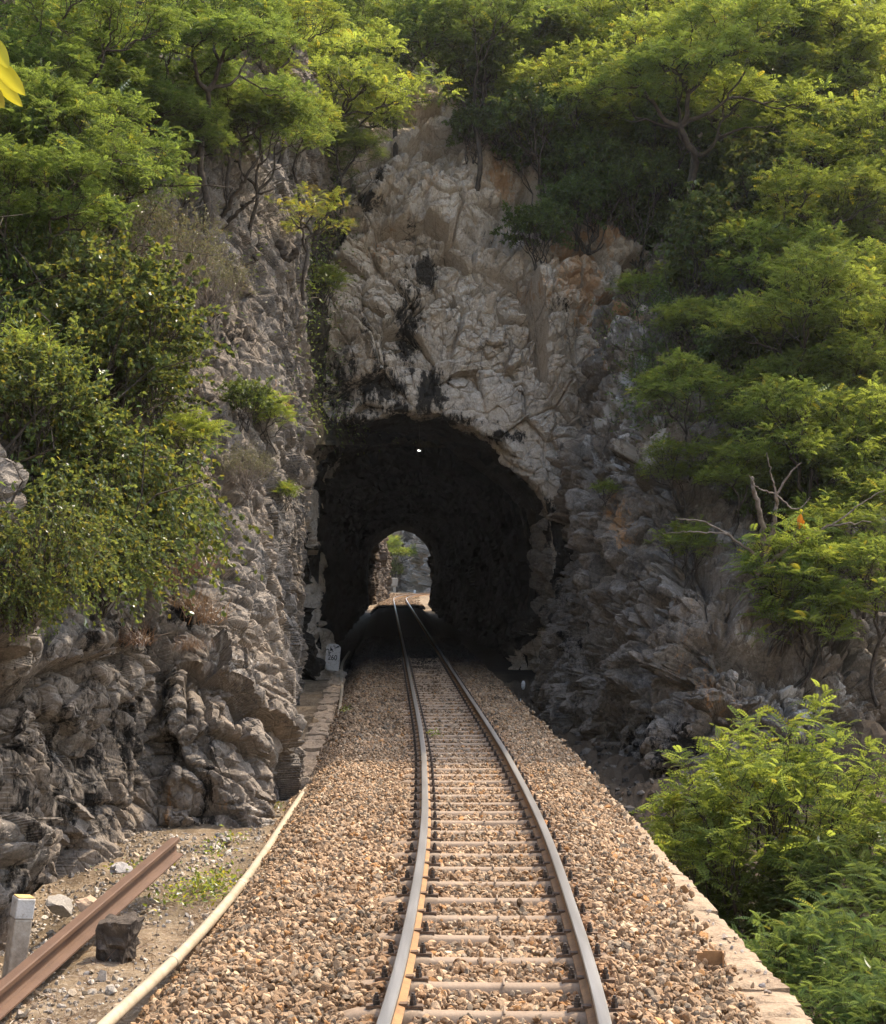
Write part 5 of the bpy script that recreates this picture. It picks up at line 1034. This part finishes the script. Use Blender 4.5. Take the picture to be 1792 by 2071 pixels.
# undergrowth: leaf sprays all over the slope and along the upper rims of the cliffs
def rim_pts():
    out = []
    hp = HILL[:, :135].reshape(-1, 3); k = r.integers(0, len(hp), 5200); out.append(hp[k]+np.array([0, 0, .15]))
    cl = gL; i = r.integers(60, 400, 1100); j = (659*np.clip(1-np.abs(r.normal(0, .22, 1100)), .45, .99)).astype(int); out.append(cl[i, j])
    cl = gR; i = r.integers(330, 740, 900); j = (679*r.uniform(.62, .99, 900)).astype(int); out.append(cl[i, j])
    return np.concatenate(out)
q = rim_pts(); per = 30; n = len(q)*per; cen = np.repeat(q, per, 0); th = r.normal(0, .34, (n, 3)); pos = cen+th*np.array([1, 1, .8])+np.array([0, -.1, .25]); d = th+r.normal(0, .3, (n, 3)); tv, tf = simple_leaf(.45)
v, f = scatter(tv, tf, frames(d, r, spread=.7), pos, r.uniform(.06, .125, n)); tag(mk('undergrowth', v, f, LD, attrs={'tint': tints(n, 4, r, .2, .06)}), 'dim leafy undergrowth covering the slope between the trees', 'undergrowth', None, 'stuff')
lb = Limbs()
k = r.integers(0, len(q), 1500)
for p in q[k]:
    e = p+np.array([r.normal(0, .7), r.normal(-.1, .4), r.uniform(.4, 1.6)]); lb.curve(p, e, .022, .006, r, .15, 5, 3)
tag(mk('twigs', np.concatenate(lb.v), np.concatenate(lb.f), M['bark']), 'dark bare twigs tangled through the undergrowth', 'twigs', None, 'stuff')
# ================================================================ light
EL, AZ = math.radians(58), math.radians(52)          # sun ahead of the camera and to the right
sd = Vector((math.sin(AZ)*math.cos(EL), math.cos(AZ)*math.cos(EL), math.sin(EL)))
su = bpy.data.lights.new('sun', 'SUN'); so = bpy.data.objects.new('sun', su); COL.objects.link(so); so.rotation_euler = sd.to_track_quat('Z', 'Y').to_euler(); so.location = (30, 40, 60)
su.energy = 2.1; su.angle = math.radians(.55); su.color = (1, .85, .65)
w = bpy.data.worlds.new('World'); SC.world = w; w.use_nodes = True; nt = w.node_tree; nt.nodes.clear()
sk = nt.nodes.new('ShaderNodeTexSky'); sk.sky_type = 'NISHITA'; sk.sun_disc = False; sk.sun_elevation = EL; sk.sun_rotation = AZ; sk.air_density = 1.3; sk.dust_density = 3.0; sk.ozone_density = 1.0
bg = nt.nodes.new('ShaderNodeBackground'); bg.inputs[1].default_value = .15; ou = nt.nodes.new('ShaderNodeOutputWorld'); nt.links.new(sk.outputs[0], bg.inputs[0]); nt.links.new(bg.outputs[0], ou.inputs[0])
SC.view_settings.view_transform = 'Standard'; SC.view_settings.look = 'None'; SC.view_settings.exposure = 1.78; SC.view_settings.gamma = 1.0
SC.cycles.use_denoising = True; SC.cycles.max_bounces = 8; SC.cycles.diffuse_bounces = 4; SC.cycles.glossy_bounces = 3; SC.cycles.transmission_bounces = 6; SC.cycles.sample_clamp_indirect = 6
SC.cycles.use_adaptive_sampling = True; SC.cycles.adaptive_threshold = .02

# ---- thin warm haze
mb = MB(); mb.box((0, 150, 17), (440, 620, 62)); t = NT('haze_air'); pv_ = t.n('ShaderNodeVolumePrincipled'); pv_.inputs['Color'].default_value = (.95, .93, .88, 1); pv_.inputs['Density'].default_value = .00022; pv_.inputs['Anisotropy'].default_value = .45
t.l(pv_.outputs[0], t.out.inputs['Volume']); tag(mb.build('haze', t.m), 'thin pale haze hanging in the valley air', 'haze', None, 'stuff')
